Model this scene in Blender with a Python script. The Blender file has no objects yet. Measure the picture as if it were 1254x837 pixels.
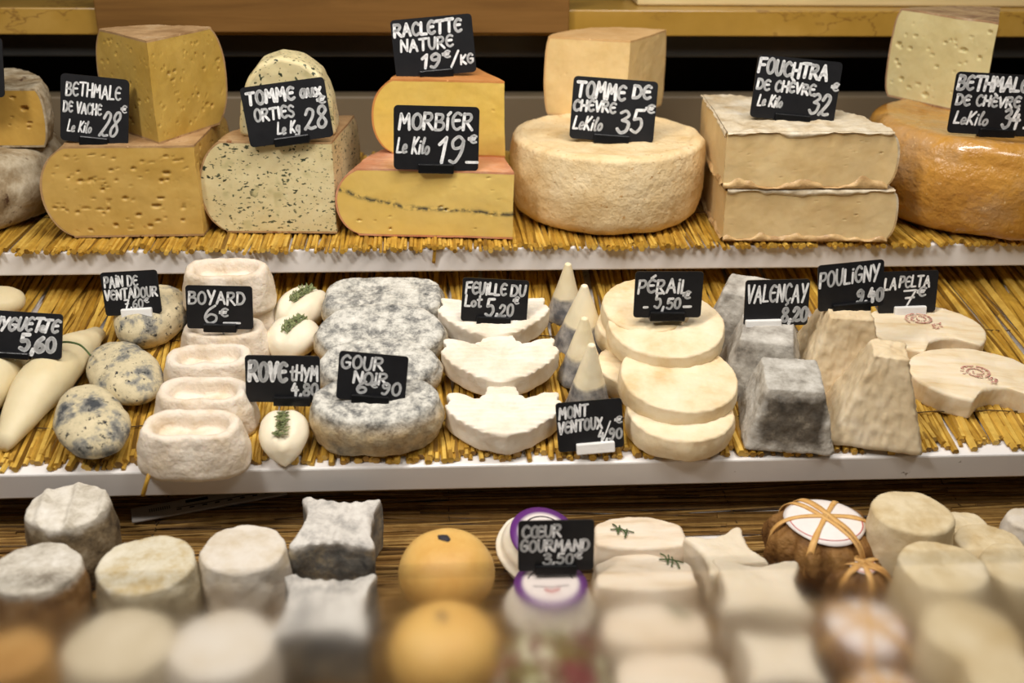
import bpy, bmesh, math, random
from mathutils import Vector, Matrix, noise, Euler
PI = math.pi; R_ = math.radians
sc = bpy.context.scene
COL = sc.collection
rnd = random.Random(7)

# ------------------------------------------------------------------ camera
IW, IH, FPX = 1254, 837, 1345.0
PITCH, YAW, ROLL = R_(25.0), R_(3.777), R_(0.795)
CAM = Vector((0, 0, 1.45))
_f = Vector((math.sin(YAW)*math.cos(PITCH), math.cos(YAW)*math.cos(PITCH), -math.sin(PITCH)))
_r0 = Vector((math.cos(YAW), -math.sin(YAW), 0)); _u0 = _r0.cross(_f)
_r = _r0*math.cos(ROLL) + _u0*math.sin(ROLL); _u = _u0*math.cos(ROLL) - _r0*math.sin(ROLL)
cd = bpy.data.cameras.new('camera'); cam = bpy.data.objects.new('camera', cd); COL.objects.link(cam)
cam.matrix_world = Matrix(((_r.x, _u.x, -_f.x, CAM.x), (_r.y, _u.y, -_f.y, CAM.y), (_r.z, _u.z, -_f.z, CAM.z), (0, 0, 0, 1)))
cd.sensor_width = 36; cd.lens = 36*FPX/IW; cd.clip_start = .02
cd.dof.use_dof = True; cd.dof.focus_distance = 1.22; cd.dof.aperture_fstop = 3.8
sc.camera = cam

# ------------------------------------------------------------------ light
sc.view_settings.view_transform = 'Standard'; sc.view_settings.look = 'None'
sc.view_settings.exposure = 0.14; sc.view_settings.gamma = 1.0; sc.view_settings.use_curve_mapping = False
w = bpy.data.worlds.new('world'); sc.world = w; w.use_nodes = True
w.node_tree.nodes['Background'].inputs[0].default_value = (1, .93, .84, 1)
w.node_tree.nodes['Background'].inputs[1].default_value = .035
def area(name, loc, target, sx, sy, power, col):
    l = bpy.data.lights.new(name, 'AREA'); l.shape = 'RECTANGLE'; l.size = sx; l.size_y = sy
    l.energy = power; l.color = col
    o = bpy.data.objects.new(name, l); COL.objects.link(o); o.location = loc
    o.rotation_euler = (Vector(target)-Vector(loc)).to_track_quat('-Z', 'Y').to_euler()
    return o
area('case_lamp_strip', (.10, .90, 1.95), (.05, 1.0, .9), 1.15, .10, 10.5, (1, .95, .905))
area('shop_lamp_left', (-.75, .30, 2.15), (.1, 1.15, .95), .22, .22, 9.5, (1, .955, .915))
area('fill_light_right', (.65, .25, 2.2), (0, 1.1, .9), .35, .35, 5, (1, .96, .90))  # added fill from the right to brighten front faces, no known source

# ------------------------------------------------------------------ geometry of view and shelves
def ray(px, py):
    return (_f + _r*((px-IW/2)/FPX) - _u*((py-IH/2)/FPX))
def hit(px, py, P0, n):
    d = ray(px, py); t = (P0-CAM).dot(n)/d.dot(n); return CAM + d*t
def hit_z(px, py, z): return hit(px, py, Vector((0, 0, z)), Vector((0, 0, 1)))
def mpp(P): return (P-CAM).dot(_f)/FPX          # metres per pixel there
def pix(P):
    d = P-CAM; k = d.dot(_f); return (IW/2+FPX*d.dot(_r)/k, IH/2-FPX*d.dot(_u)/k)
TOP_Y, TOP_Z = 1.25, .991
MID_Y, MID_Z, TILT = .943, .873, R_(8)
BOT_Z = .79
MAT = .008
ZT = TOP_Z+MAT; ZB = BOT_Z+MAT
NM = Vector((0, -math.sin(TILT), math.cos(TILT)))
PM = Vector((0, MID_Y, MID_Z)) + NM*MAT
RT = Matrix.Rotation(TILT, 4, 'X')
def hit_m(px, py, h=0): return hit(px, py, PM+NM*h, NM)

# ------------------------------------------------------------------ object helpers
def tag(o, label=None, cat=None, group=None, kind=None):
    if label: o['label'] = label
    if cat: o['category'] = cat
    if group: o['group'] = group
    if kind: o['kind'] = kind
    return o
def empty(name, M, label, cat, group=None):
    o = bpy.data.objects.new(name, None); COL.objects.link(o); o.matrix_world = M; o.empty_display_size = .02
    return tag(o, label, cat, group)
def mesh_obj(name, bm, m, parent=None, M=None, smooth=True):
    me = bpy.data.meshes.new(name); bm.to_mesh(me); bm.free()
    if smooth:
        for p in me.polygons: p.use_smooth = True
    for mm in (m if isinstance(m, (list, tuple)) else [m]): me.materials.append(mm)
    o = bpy.data.objects.new(name, me); COL.objects.link(o)
    if parent is not None: o.parent = parent
    if M is not None:
        if parent is not None: o.matrix_local = M
        else: o.matrix_world = M
    return o
def sharp(o, ang=40):
    o.data.set_sharp_from_angle(angle=R_(ang)); return o
def TRS(P, rz=0, tilt=None, extra=None):
    M = Matrix.Translation(P)
    if tilt is not None: M = M @ tilt
    if extra is not None: M = M @ extra
    return M @ Matrix.Rotation(rz, 4, 'Z')
def RX(d): return Matrix.Rotation(R_(d), 4, 'X')
def RY(d): return Matrix.Rotation(R_(d), 4, 'Y')
def copy_tree(o, parent=None):
    c = o.copy(); COL.objects.link(c)
    if parent is not None: c.parent = parent
    for ch in list(o.children): copy_tree(ch, c)
    return c
def fbm(p, s, oc=3):
    v, a, q = 0, 1, Vector(p)*s
    for _ in range(oc):
        v += a*noise.noise(q); a *= .5; q = q*2.1+Vector((3.1, 1.7, 5.3))
    return v
def rough(bm, amp, s, seed=0, oc=3):
    bm.normal_update(); off = Vector((seed*7.3, seed*3.1, seed*1.7))
    new = [v.co + v.normal*amp*fbm(v.co+off/s, s, oc) for v in bm.verts]
    for v, c in zip(bm.verts, new): v.co = c

# ------------------------------------------------------------------ materials
def ramp(nt, fac, stops):
    r = nt.nodes.new('ShaderNodeValToRGB'); e = r.color_ramp.elements
    while len(e) < len(stops): e.new(.5)
    for k, (p, c) in zip(e, stops): k.position = p; k.color = (*c, 1)
    nt.links.new(fac, r.inputs[0]); return r.outputs[0]
def srgb(r, g, b):
    f = lambda c: (c/255/12.92) if c/255 <= .04045 else ((c/255+.055)/1.055)**2.4
    return (f(r), f(g), f(b))
class Mat:
    def __init__(s, name, rough=.6, spec=.4, coat=0, sss=0, metal=0):
        s.m = bpy.data.materials.new(name); s.m.use_nodes = True; s.nt = s.m.node_tree
        s.b = s.nt.nodes['Principled BSDF']; s.N = s.nt.nodes.new; s.L = s.nt.links.new
        s.b.inputs['Roughness'].default_value = rough; s.b.inputs['Specular IOR Level'].default_value = spec
        s.b.inputs['Coat Weight'].default_value = coat; s.b.inputs['Coat Roughness'].default_value = .12
        s.b.inputs['Metallic'].default_value = metal
        if sss:
            s.b.inputs['Subsurface Weight'].default_value = sss; s.b.inputs['Subsurface Scale'].default_value = .006
            s.b.inputs['Subsurface Radius'].default_value = (1, .6, .3)
        tc = s.N('ShaderNodeTexCoord'); oi = s.N('ShaderNodeObjectInfo'); mu = s.N('ShaderNodeMath'); mu.operation = 'MULTIPLY'
        mu.inputs[1].default_value = 37.0; s.L(oi.outputs['Random'], mu.inputs[0])
        ad = s.N('ShaderNodeVectorMath'); ad.operation = 'ADD'; s.L(tc.outputs['Object'], ad.inputs[0]); s.L(mu.outputs[0], ad.inputs[1])
        s.co = ad.outputs[0]; s.raw = tc.outputs['Object']; s.h = None
    def noise(s, scale, detail=4, r=.6, stretch=None, co=None, dist=0):
        n = s.N('ShaderNodeTexNoise'); n.inputs['Scale'].default_value = scale; n.inputs['Detail'].default_value = detail
        n.inputs['Roughness'].default_value = r; n.inputs['Distortion'].default_value = dist
        c = co or s.co
        if stretch:
            mp = s.N('ShaderNodeMapping'); mp.inputs['Scale'].default_value = stretch; s.L(c, mp.inputs[0]); c = mp.outputs[0]
        s.L(c, n.inputs['Vector']); return n.outputs[0]
    def voro(s, scale, feat='F1', stretch=None, rand=1):
        n = s.N('ShaderNodeTexVoronoi'); n.feature = feat; n.inputs['Scale'].default_value = scale; n.inputs['Randomness'].default_value = rand
        c = s.co
        if stretch:
            mp = s.N('ShaderNodeMapping'); mp.inputs['Scale'].default_value = stretch; s.L(c, mp.inputs[0]); c = mp.outputs[0]
        s.L(c, n.inputs['Vector']); return n.outputs[0]
    def ramp(s, fac, *stops): return ramp(s.nt, fac, stops)
    def mix(s, fac, a, b, mode='MIX'):
        n = s.N('ShaderNodeMix'); n.data_type = 'RGBA'; n.blend_type = mode
        for i, v in ((0, fac), (6, a), (7, b)):
            if hasattr(v, 'is_linked'): s.L(v, n.inputs[i])
            elif i == 0: n.inputs[0].default_value = v
            else: n.inputs[i].default_value = (*v, 1)
        return n.outputs[2]
    def math(s, op, a, b=0):
        n = s.N('ShaderNodeMath'); n.operation = op
        for i, v in ((0, a), (1, b)):
            if hasattr(v, 'is_linked'): s.L(v, n.inputs[i])
            else: n.inputs[i].default_value = v
        return n.outputs[0]
    def sep(s, co=None):
        n = s.N('ShaderNodeSeparateXYZ'); s.L(co or s.raw, n.inputs[0]); return n.outputs
    def color(s, c):
        if hasattr(c, 'is_linked'): s.L(c, s.b.inputs['Base Color'])
        else: s.b.inputs['Base Color'].default_value = (*c, 1)
        return s
    def bump(s, h, strength=.3, dist=.002):
        n = s.N('ShaderNodeBump'); n.inputs['Strength'].default_value = strength; n.inputs['Distance'].default_value = dist
        s.L(h, n.inputs['Height'])
        if s.h: s.L(s.h, n.inputs['Normal'])
        s.h = n.outputs[0]; s.L(s.h, s.b.inputs['Normal']); return s
def organic(name, stops, scale=30, rough=.65, bumps=((120, .3, .002),), spots=None, coat=0, sss=0, stretch=None, spec=.35):
    """noise-coloured material; spots = (scale, threshold, width, colour)"""
    m = Mat(name, rough, spec, coat, sss)
    c = m.ramp(m.noise(scale, 5, .65, stretch), *stops)
    for sp in (spots or []):
        f = m.ramp(m.noise(sp[0], 4, .7, sp[4] if len(sp) > 4 else None), (sp[1], (0, 0, 0)), (min(1, sp[1]+sp[2]), (1, 1, 1)))
        c = m.mix(f, c, sp[3])
    m.color(c)
    for (s_, st, d) in bumps: m.bump(m.noise(s_, 4, .6), st, d)
    return m.m
S = srgb
m_shelf = organic('white_enamel', ((.3, S(232, 227, 222)), (.7, S(238, 234, 229))), 6, .22, ((60, .02, .001),), spots=((35, .70, .03, S(160, 150, 138)),))
def straw_mat(name, a, b, c, d):
    m = Mat(name, .45, .4)
    g = m.N('ShaderNodeNewGeometry')
    c1 = m.ramp(g.outputs['Random Per Island'], (0, a), (.35, b), (.7, c), (1, d))
    f = m.ramp(m.noise(60, 3), (.35, (.55, .45, .3)), (.65, (1, 1, 1)))
    m.color(m.mix(.6, c1, f, 'MULTIPLY')); m.bump(m.noise(300, 3, .6), .3, .001)
    return m.m
m_straw = straw_mat('golden_straw', S(120, 86, 28), S(198, 154, 56), S(224, 186, 88), S(168, 124, 42))
m_straw2 = straw_mat('shaded_straw', S(92, 66, 30), S(140, 104, 52), S(190, 152, 88), S(116, 84, 40))  # straw colour darkened to stand in for shade under the middle shelf
m_thread = organic('thread', ((.3, S(70, 50, 25)), (.7, S(110, 85, 45))), 50)
m_dark = organic('dark_back', ((.3, (.006, .005, .004)), (.7, (.012, .010, .008))), 5, .7, ((20, .05, .001),))
m_side = organic('dark_side', ((.3, S(60, 45, 28)), (.7, S(80, 60, 36))), 5, .6)
m_beige = organic('beige_panel', ((.3, S(112, 98, 76)), (.7, S(120, 106, 84))), 3, .5, ((90, .03, .001),))
m_steel = organic('dark_steel', ((.3, S(52, 52, 50)), (.7, S(62, 61, 58))), 8, .35, ((60, .05, .001),), spec=.5)
def m_wood_(name, a, b, c, sx=(2, 30, 30)):
    m = Mat(name, .45, .4); n = m.noise(1.6, 6, .6, sx, m.raw, .6)
    m.color(m.ramp(n, (.3, a), (.5, b), (.72, c))); m.bump(n, .12, .001); return m.m
m_oak = m_wood_('oak_board', S(106, 72, 30), S(126, 88, 40), S(140, 100, 50))
m_pine = m_wood_('pale_board', S(205, 180, 125), S(218, 195, 142), S(226, 206, 160))
def m_marble_():
    m = Mat('golden_marble', .3, .5, .2)
    base = m.ramp(m.noise(7, 5, .6), (.3, S(160, 122, 46)), (.55, S(178, 138, 58)), (.75, S(194, 154, 76)))
    n = m.noise(9, 4, .6, (1, 1.3, 2.2)); v = m.math('ABSOLUTE', m.math('SUBTRACT', n, .5))
    f = m.ramp(v, (0, (1, 1, 1)), (.014, (0, 0, 0)))
    k = m.ramp(m.noise(4, 2), (.40, (0, 0, 0)), (.52, (.75, .75, .75)))
    m.color(m.mix(m.math('MULTIPLY', f, k), base, S(120, 80, 34))); return m.m
m_marble = m_marble_()
m_plate = organic('black_slate', ((.3, S(22, 22, 24)), (.7, S(30, 30, 32))), 60, .38, ((400, .05, .0005),), spec=.4)
m_clip = organic('black_plastic', ((.3, S(14, 14, 15)), (.7, S(18, 18, 19))), 40, .3)
m_wclip = organic('white_plastic', ((.3, S(235, 232, 226)), (.7, S(240, 238, 233))), 40, .35)
m_ink = organic('white_marker', ((.3, S(214, 214, 212)), (.6, S(244, 244, 242))), 200, .6, ((300, .1, .0005),))
m_pin = Mat('pin_steel', .3, .5, metal=1).color((.6, .6, .6)).m

# ------------------------------------------------------------------ mesh builders
def polar(bm, rfun, prof, n=96, seg_cap=0):
    """rings around z: prof entries (k, inset, z); radius = max(0, r(theta)-inset)*k ; closes at k=0"""
    rings = []
    for (k, d, z) in prof:
        if k <= 1e-6:
            rings.append([bm.verts.new((0, 0, z))]); continue
        ring = []
        for i in range(n):
            t = 2*PI*i/n; r = max(1e-4, rfun(t)-d)*k
            ring.append(bm.verts.new((r*math.cos(t), r*math.sin(t), z)))
        rings.append(ring)
    faces = []
    for a, b in zip(rings, rings[1:]):
        fs = []
        for i in range(n):
            j = (i+1) % n
            if len(a) == 1: fs.append(bm.faces.new((a[0], b[i], b[j])))
            elif len(b) == 1: fs.append(bm.faces.new((a[j], a[i], b[0])))
            else: fs.append(bm.faces.new((a[j], a[i], b[i], b[j])))
        faces.append(fs)
    return rings, faces
def prof_puck(H, rb, rt, top=None, nside=10, ncap=10, bulge=0, taper=0):
    """bottom centre -> rounded bottom edge -> side -> rounded top edge -> top centre"""
    p = [(0, 0, 0), (.5, rb+taper*0, 0), (.85, rb, 0)]
    for i in range(7):
        a = PI/2*i/6; p.append((1, rb*(1-math.sin(a)), rb*(1-math.cos(a))))
    for i in range(1, nside):
        f = i/nside; p.append((1, taper*f-bulge*math.sin(PI*f), rb+(H-rb-rt)*f))
    for i in range(7):
        a = PI/2*i/6; p.append((1, taper+rt*(1-math.cos(a)), H-rt+rt*math.sin(a)))
    for i in range(1, ncap):
        k = 1-i/ncap; p.append((k, taper+rt, H+(top(1-k) if top else 0)))
    p.append((0, 0, H+(top(1) if top else 0)))
    return p
def r_circle(r): return lambda t: r
def r_super(a, b, p=2.0):
    return lambda t: (abs(math.cos(t)/a)**p+abs(math.sin(t)/b)**p)**(-1/p)
def r_poly(pts, soft=0):
    n = len(pts)
    def raw(t):
        dx, dy = math.cos(t), math.sin(t); best = 0
        for i in range(n):
            (x1, y1), (x2, y2) = pts[i], pts[(i+1) % n]
            ex, ey = x2-x1, y2-y1; den = dx*ey-dy*ex
            if abs(den) < 1e-12: continue
            s = (x1*ey-y1*ex)/den; q = (x1*dy-y1*dx)/den
            if s > 0 and -1e-9 <= q <= 1+1e-9: best = max(best, s)
        return best
    if not soft: return raw
    N = 360; tab = [raw(2*PI*i/N) for i in range(N)]
    k = max(1, int(soft))
    tab = [sum(tab[(i+j) % N] for j in range(-k, k+1))/(2*k+1) for i in range(N)]
    def f(t):
        x = (t/(2*PI) % 1)*N; i = int(x) % N; return tab[i]*(1-(x-int(x)))+tab[(i+1) % N]*(x-int(x))
    return f
def smooth_line(pts, n=8, closed=False):
    P = [Vector(p) for p in pts]; out = []; m = len(P)
    idx = range(m if closed else m-1)
    for i in idx:
        g = (lambda k: P[k % m]) if closed else (lambda k: P[max(0, min(m-1, k))])
        p0, p1, p2, p3 = g(i-1), g(i), g(i+1), g(i+2)
        for j in range(n):
            t = j/n
            out.append(.5*((2*p1)+(p2-p0)*t+(2*p0-5*p1+4*p2-p3)*t*t+(3*p1-p0-3*p2+p3)*t**3))
    if not closed: out.append(P[-1])
    return out
def tube(bm, pts, r, n=6, taper=None, cap=True):
    pts = [Vector(p) for p in pts]; rings = []
    for i, p in enumerate(pts):
        d = (pts[min(i+1, len(pts)-1)]-pts[max(i-1, 0)]).normalized()
        a = d.orthogonal().normalized() if abs(d.z) > .95 else d.cross(Vector((0, 0, 1))).normalized(); b = a.cross(d)
        rr = r*(taper(i/(len(pts)-1)) if taper else 1)
        rings.append([bm.verts.new(p+(a*math.cos(2*PI*k/n)+b*math.sin(2*PI*k/n))*rr) for k in range(n)])
    for A, B in zip(rings, rings[1:]):
        for k in range(n): bm.faces.new((A[k], A[(k+1) % n], B[(k+1) % n], B[k]))
    if cap:
        bm.faces.new(rings[0][::-1]); bm.faces.new(rings[-1])
def box(bm, x0, x1, y0, y1, z0, z1, bev=0):
    v = [bm.verts.new((x, y, z)) for z in (z0, z1) for y in (y0, y1) for x in (x0, x1)]
    fs = [bm.faces.new([v[i] for i in q]) for q in ((0, 2, 3, 1), (4, 5, 7, 6), (0, 1, 5, 4), (2, 6, 7, 3), (0, 4, 6, 2), (1, 3, 7, 5))]
    if bev:
        es = list({e for f in fs for e in f.edges})
        bmesh.ops.bevel(bm, geom=es, offset=bev, segments=2, affect='EDGES', profile=.5)
def simple_box(name, a, b, m, bev=.001, M=None):
    bm = bmesh.new(); box(bm, a[0], b[0], a[1], b[1], a[2], b[2], bev)
    return mesh_obj(name, bm, m, None, M, smooth=False)

# ------------------------------------------------------------------ setting
tag(simple_box('wall_back', (-1.0, 1.80, 0), (1.0, 1.84, 1.75), m_dark), kind='structure')
tag(simple_box('wall_left', (-1.03, .45, 0), (-.99, 1.84, 1.4), m_side), kind='structure')
tag(simple_box('wall_right', (.99, .45, 0), (1.03, 1.84, 1.4), m_side), kind='structure')
tag(simple_box('floor', (-1.6, -1.0, -.05), (1.6, 2.0, 0), m_side), kind='structure')
tag(simple_box('trim_1', (-.99, 1.665, .955), (.99, 1.70, 1.083), m_beige, .003), kind='structure')
o = simple_box('display_shelf', (-.99, TOP_Y, TOP_Z-.030), (.99, 1.80, TOP_Z), m_shelf, .002)
tag(o, 'white enamelled top shelf carrying the big cut cheeses', 'shelf')
o = simple_box('display_shelf', (-.99, 0, -.031), (.99, .48, 0), m_shelf, .002, Matrix.Translation((0, MID_Y, MID_Z)) @ RT)
tag(o, 'white enamelled middle shelf, sloping, with its front edge below the small goat cheeses', 'shelf')
o = simple_box('display_shelf', (-.99, .56, BOT_Z-.03), (.99, 1.25, BOT_Z), m_shelf, .002)
tag(o, 'lowest shelf under the crottins and wrapped cheeses', 'shelf')
# ledge behind and above the top shelf
o = simple_box('marble_ledge', (-.99, 1.62, 1.180), (.99, 1.80, 1.217), m_marble, .002)
tag(o, 'golden veined ledge running along the back above the top shelf', 'ledge')
o = simple_box('rail', (-.99, 1.66, 1.142), (.99, 1.70, 1.176), m_steel, .003)
tag(o, 'dark grey metal rail below the golden ledge', 'rail')
# boards: corners taken on the ledge
pA = hit(118, 40, Vector((0, 1.60, 0)), Vector((0, 1, 0))); pB = hit(697, 40, Vector((0, 1.60, 0)), Vector((0, 1, 0)))
o = simple_box('wooden_board', (pA.x, 1.605, 1.186), (pB.x, 1.6185, 1.270), m_oak, .002)
tag(o, 'brown oak board fixed against the golden ledge at the top left', 'board')
pC = hit(780, 8, Vector((0, 1.66, 0)), Vector((0, 1, 0)))
o = simple_box('wooden_board', (pC.x, 1.66, 1.2175), (.98, 1.79, 1.275), m_pine, .003)
tag(o, 'pale board lying on the golden ledge at the top right', 'board')

def straw_sheet(name, x0, x1, y0, y1, along_y, M, m, pitch, rad, jit, label, seed, ang=0, layers=2, thr=()):
    rs = random.Random(seed); bm = bmesh.new()
    lo, hi = (x0, x1) if along_y else (y0, y1)
    for L in range(layers):
        u = lo; clump = 0
        while u < hi:
            clump = rs.random()
            u += pitch*(.75+.5*rs.random()) + (pitch*1.1 if clump < .07 else 0)
            a, b = (y0, y1) if along_y else (x0, x1)
            a += rs.uniform(-.012, .010); b += rs.uniform(-.02, .02)
            if not along_y:                                     # long runs are made of several stalks
                cuts = sorted(rs.uniform(a, b) for _ in range(3)); segs = list(zip([a]+cuts, cuts+[b]))
            else: segs = [(a, b)]
            for (s0, s1) in segs:
                if s1-s0 < .03: continue
                sl = rs.gauss(0, jit)+ang; bow = rs.gauss(0, .004); r = rad*rs.uniform(.6, 1.25); zz = r+L*rad*.9+rs.uniform(0, .001)
                pts = []
                for i in range(6):
                    f = i/5; q = s0+(s1-s0)*f; uu = u+sl*(q-(s0 if along_y else .0))+bow*math.sin(PI*f)
                    z = zz + (-.004*L*max(0, 1-f*6) if along_y else 0)
                    pts.append((uu, q, z) if along_y else (q, uu, z))
                tube(bm, pts, r, 6)
    o = mesh_obj(name, bm, m, None, M); sharp(o, 50)
    for t in thr:
        b2 = bmesh.new(); pts = []
        for i in range(160):
            q = (x0 if along_y else y0)+((x1-x0) if along_y else (y1-y0))*i/159
            z = rad*3.2+.0012*math.sin(i*1.3)
            pts.append((q, t, z) if along_y else (t, q, z))
        tube(b2, pts, .0007, 5); mesh_obj('binding_thread', b2, m_thread, o)
    return tag(o, label, 'straw mat')
straw_sheet('straw_mat', -.97, .97, TOP_Y-.004, 1.655, True, Matrix.Translation((0, 0, TOP_Z)), m_straw, .0060, .0030, .025,
            'golden straw mat under the big cut cheeses of the top shelf', 3, thr=(TOP_Y+.1, TOP_Y+.3))
straw_sheet('straw_mat', -.97, .97, .014, .46, True, Matrix.Translation((0, MID_Y, MID_Z)) @ RT, m_straw, .0068, .0034, .06,
            'golden straw mat under the small cheeses of the middle shelf', 5, layers=3, thr=(.06, .22, .38))
straw_sheet('straw_mat', -.97, .97, .58, 1.2, False, Matrix.Translation((0, 0, BOT_Z)), m_straw2, .0044, .0019, .05,
            'shade-darkened straw mat with crosswise stalks on the lowest shelf', 9, layers=3, thr=(-.3, .0, .3, .55))
# loose stalks over the shelf edges
def stalk(px0, px1, label, plane, bend=.0):
    a = hit_m(*px0, .004) if plane == 'm' else hit_z(*px0, ZT-.003)
    b = hit(*px1, Vector((0, a.y-.006, 0)), Vector((0, 1, 0)))
    bm = bmesh.new(); back = a+Vector((0, .05, .008 if plane == 'm' else .0))
    tube(bm, smooth_line([back, a+Vector((0, -.003, .001)), b], 5), .0022, 6)
    c = a.copy()
    for v in bm.verts: v.co -= c
    o = mesh_obj('straw_stalk', bm, m_straw, None, Matrix.Translation(c)); tag(o, label, 'straw')
stalk((184, 579), (175, 607), 'loose straw stalk hanging over the middle shelf edge under the front oval cheese', 'm')
stalk((533, 299), (531, 322), 'loose straw stalk hanging from the top shelf edge below the ash-lined cheese', 't')

# ------------------------------------------------------------------ wedges cut from wheels
def Rz_fun(R, H, edge, p=2.4, conc=0):
    def f(z):
        q = min(1, abs(2*z/H-1)); return R-edge*(1-(1-q**p)**(1/p))
    return f
def sector(bmP, bmR, R, H, a0, a1, edge=.02, p=2.4, e=.0025, holes=0, hole_r=(.001, .003), amp=.0015, seed=0, lip=False, dimple=.0, nu=110, nz=70, mats=None, slits=.0, seamline=None):
    rs = random.Random(seed); Rz = Rz_fun(R, H, edge, p)
    off = Vector((seed*1.37, seed*.71, seed*2.3))
    def D(v):
        return v+Vector((fbm(v+off, 14, 2), fbm(v+off*1.7, 14, 2), fbm(v+off*.6, 14, 2)*(.6 if v.z > .004 else 0)))*amp
    zs = [e+(H-2*e)*j/nz for j in range(nz+1)]
    for ai, a in enumerate((a0, a1)):
        d = Vector((math.cos(a), math.sin(a), 0)); nrm = Vector((math.sin(a), -math.cos(a), 0))*(1 if ai == 0 else -1)
        hs = []
        for _ in range(holes):
            z = e+(H-2*e)*(.06+.88*rs.random()); r = (.04+.9*rs.random())*Rz(z)
            s_ = hole_r[0]+(hole_r[1]-hole_r[0])*rs.random()**2.2
            hs.append((r, z, s_*(1+slits*rs.random()**2), s_*rs.uniform(.5, 1)))
        grid = []
        for z in zs:
            row = []
            for i in range(nu+1):
                r = (Rz(z)-e)*i/nu; dep = 0
                for (hr, hz, sr, sz) in hs:
                    dx = (r-hr)/sr; dz = (z-hz)/sz; q = dx*dx+dz*dz
                    if q < 1: dep = max(dep, min(sr, sz, .004)*1.5*math.sqrt(1-q))
                if seamline:
                    sz_ = seamline(r/R)*H; q = abs(z-sz_)
                    if q < .004: dep = max(dep, .0008*(1-q/.004)*max(0, .6+1.5*noise.noise(Vector((r*180, z*200, seed)))))
                v = d*r+Vector((0, 0, z)); v = D(v)-nrm*dep + nrm*.0005*fbm(v, 45, 3)
                row.append(bmP.verts.new(v))
            grid.append(row)
        for j in range(nz):
            for i in range(nu):
                q = (grid[j][i], grid[j][i+1], grid[j+1][i+1], grid[j+1][i])
                bmP.faces.new(q if ai == 0 else q[::-1])
        # rind strip framing the cut face
        inner = [(i*(Rz(zs[-1])-e)/nu, zs[-1]) for i in range(nu+1)]+[(Rz(z)-e, z) for z in reversed(zs[:-1])]+[(i*(Rz(zs[0])-e)/nu, zs[0]) for i in reversed(range(nu))]
        outer = [(i*Rz(zs[-1])/nu, H) for i in range(nu+1)]+[(Rz(z), z) for z in reversed(zs[:-1])]+[(i*Rz(zs[0])/nu, 0) for i in reversed(range(nu))]
        vi = [bmR.verts.new(D(d*r+Vector((0, 0, z)))) for r, z in inner]; vo = [bmR.verts.new(D(d*r+Vector((0, 0, z)))) for r, z in outer]
        for k in range(len(vi)-1):
            q = (vi[k], vi[k+1], vo[k+1], vo[k]); bmR.faces.new(q if ai == 0 else q[::-1])
        if lip:
            for (z0, sg, L) in ((H, -1, .016), (0, 1, .014)):
                rows = []
                for i in range(nu+1):
                    r = i*Rz(zs[-1])/nu
                    w_ = L*max(.15, .45+.9*noise.noise(Vector((r*26, z0*9+seed, 1+ai)))+.35*noise.noise(Vector((r*75, seed, 4)))) 
                    w_ *= (.55 if z0 == H else 1)
                    row = []
                    for j in range(6):
                        f = j/5; th = .003*math.sin(PI*min(1, f*.9+.1))**.7*(1+.5*noise.noise(Vector((r*90, f*2, seed))))
                        v = d*r+Vector((0, 0, z0+sg*w_*f)); row.append(bmR.verts.new(D(v)+nrm*th*(1 if f < 1 else 0.1)))
                    rows.append(row)
                for A, B in zip(rows, rows[1:]):
                    for j in range(5):
                        q = (A[j], A[j+1], B[j+1], B[j]); bmR.faces.new(q if (ai == 0) == (sg == -1) else q[::-1])
    outer = [(i*Rz(zs[-1])/24, H) for i in range(25)]+[(Rz(z), z) for z in reversed(zs[:-1])]+[(i*Rz(zs[0])/24, 0) for i in reversed(range(24))]
    na = max(12, int((a1-a0)*R/.003)); prev = None
    for k in range(na+1):
        a = a0+(a1-a0)*k/na; d = Vector((math.cos(a), math.sin(a), 0)); row = []
        win = min(1, k/3, (na-k)/3)
        for (r, z) in outer:
            v = d*r+Vector((0, 0, z)); v2 = D(v)
            if z > 1e-4: v2 += (d*(1 if z < H else 0)+Vector((0, 0, 1 if z > H-1e-5 else 0)))*dimple*win*fbm(v+off, 60, 3)
            row.append(bmR.verts.new(v2))
        if prev:
            for i in range(len(row)-1):
                bmR.faces.new((prev[i+1], prev[i], row[i], row[i+1])[::-1])
        prev = row
    bmesh.ops.remove_doubles(bmR, verts=bmR.verts, dist=1e-6)
    bmR.normal_update()
def solve_h(P, py):
    lo, hi = 0.01, .4
    for _ in range(50):
        m_ = (lo+hi)/2
        if pix(P+Vector((0, 0, m_)))[1] > py: lo = m_
        else: hi = m_
    return lo
def wedge(name, apex, top_y, end_base, ext, other_top, z, mats, label, cat='cheese', group=None, swap=False, H=None, **kw):
    A = hit_z(*apex, z); Hh = H or solve_h(A, top_y)
    Eb = hit_z(*end_base, z); df = (Eb-A); aF = math.atan2(df.y, df.x)
    # radius from the extreme of the face at mid height: solve along the face plane
    n = Vector((math.sin(aF), -math.cos(aF), 0)); X = hit(*ext, A, n); Rr = (Vector((X.x, X.y, 0))-Vector((A.x, A.y, 0))).length
    Ot = hit_z(*other_top, z+Hh); do = Ot-A; aO = math.atan2(do.y, do.x)
    a0, a1 = (aO, aF) if ((aF-aO) % (2*PI)) < PI else (aF, aO)
    a1 = a0+((a1-a0) % (2*PI))
    bP, bR = bmesh.new(), bmesh.new()
    sector(bP, bR, Rr, Hh, a0, a1, **kw)
    root = empty(name, Matrix.Translation(A), label, cat, group)
    mesh_obj('paste', bP, mats[0], root); sharp(mesh_obj('rind', bR, mats[1], root), 55)
    root['h'] = Hh; root['r'] = Rr
    print(label[:40], 'H %.3f R %.3f span %.0f' % (Hh, Rr, math.degrees(a1-a0)))
    return root, Hh, Rr

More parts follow.
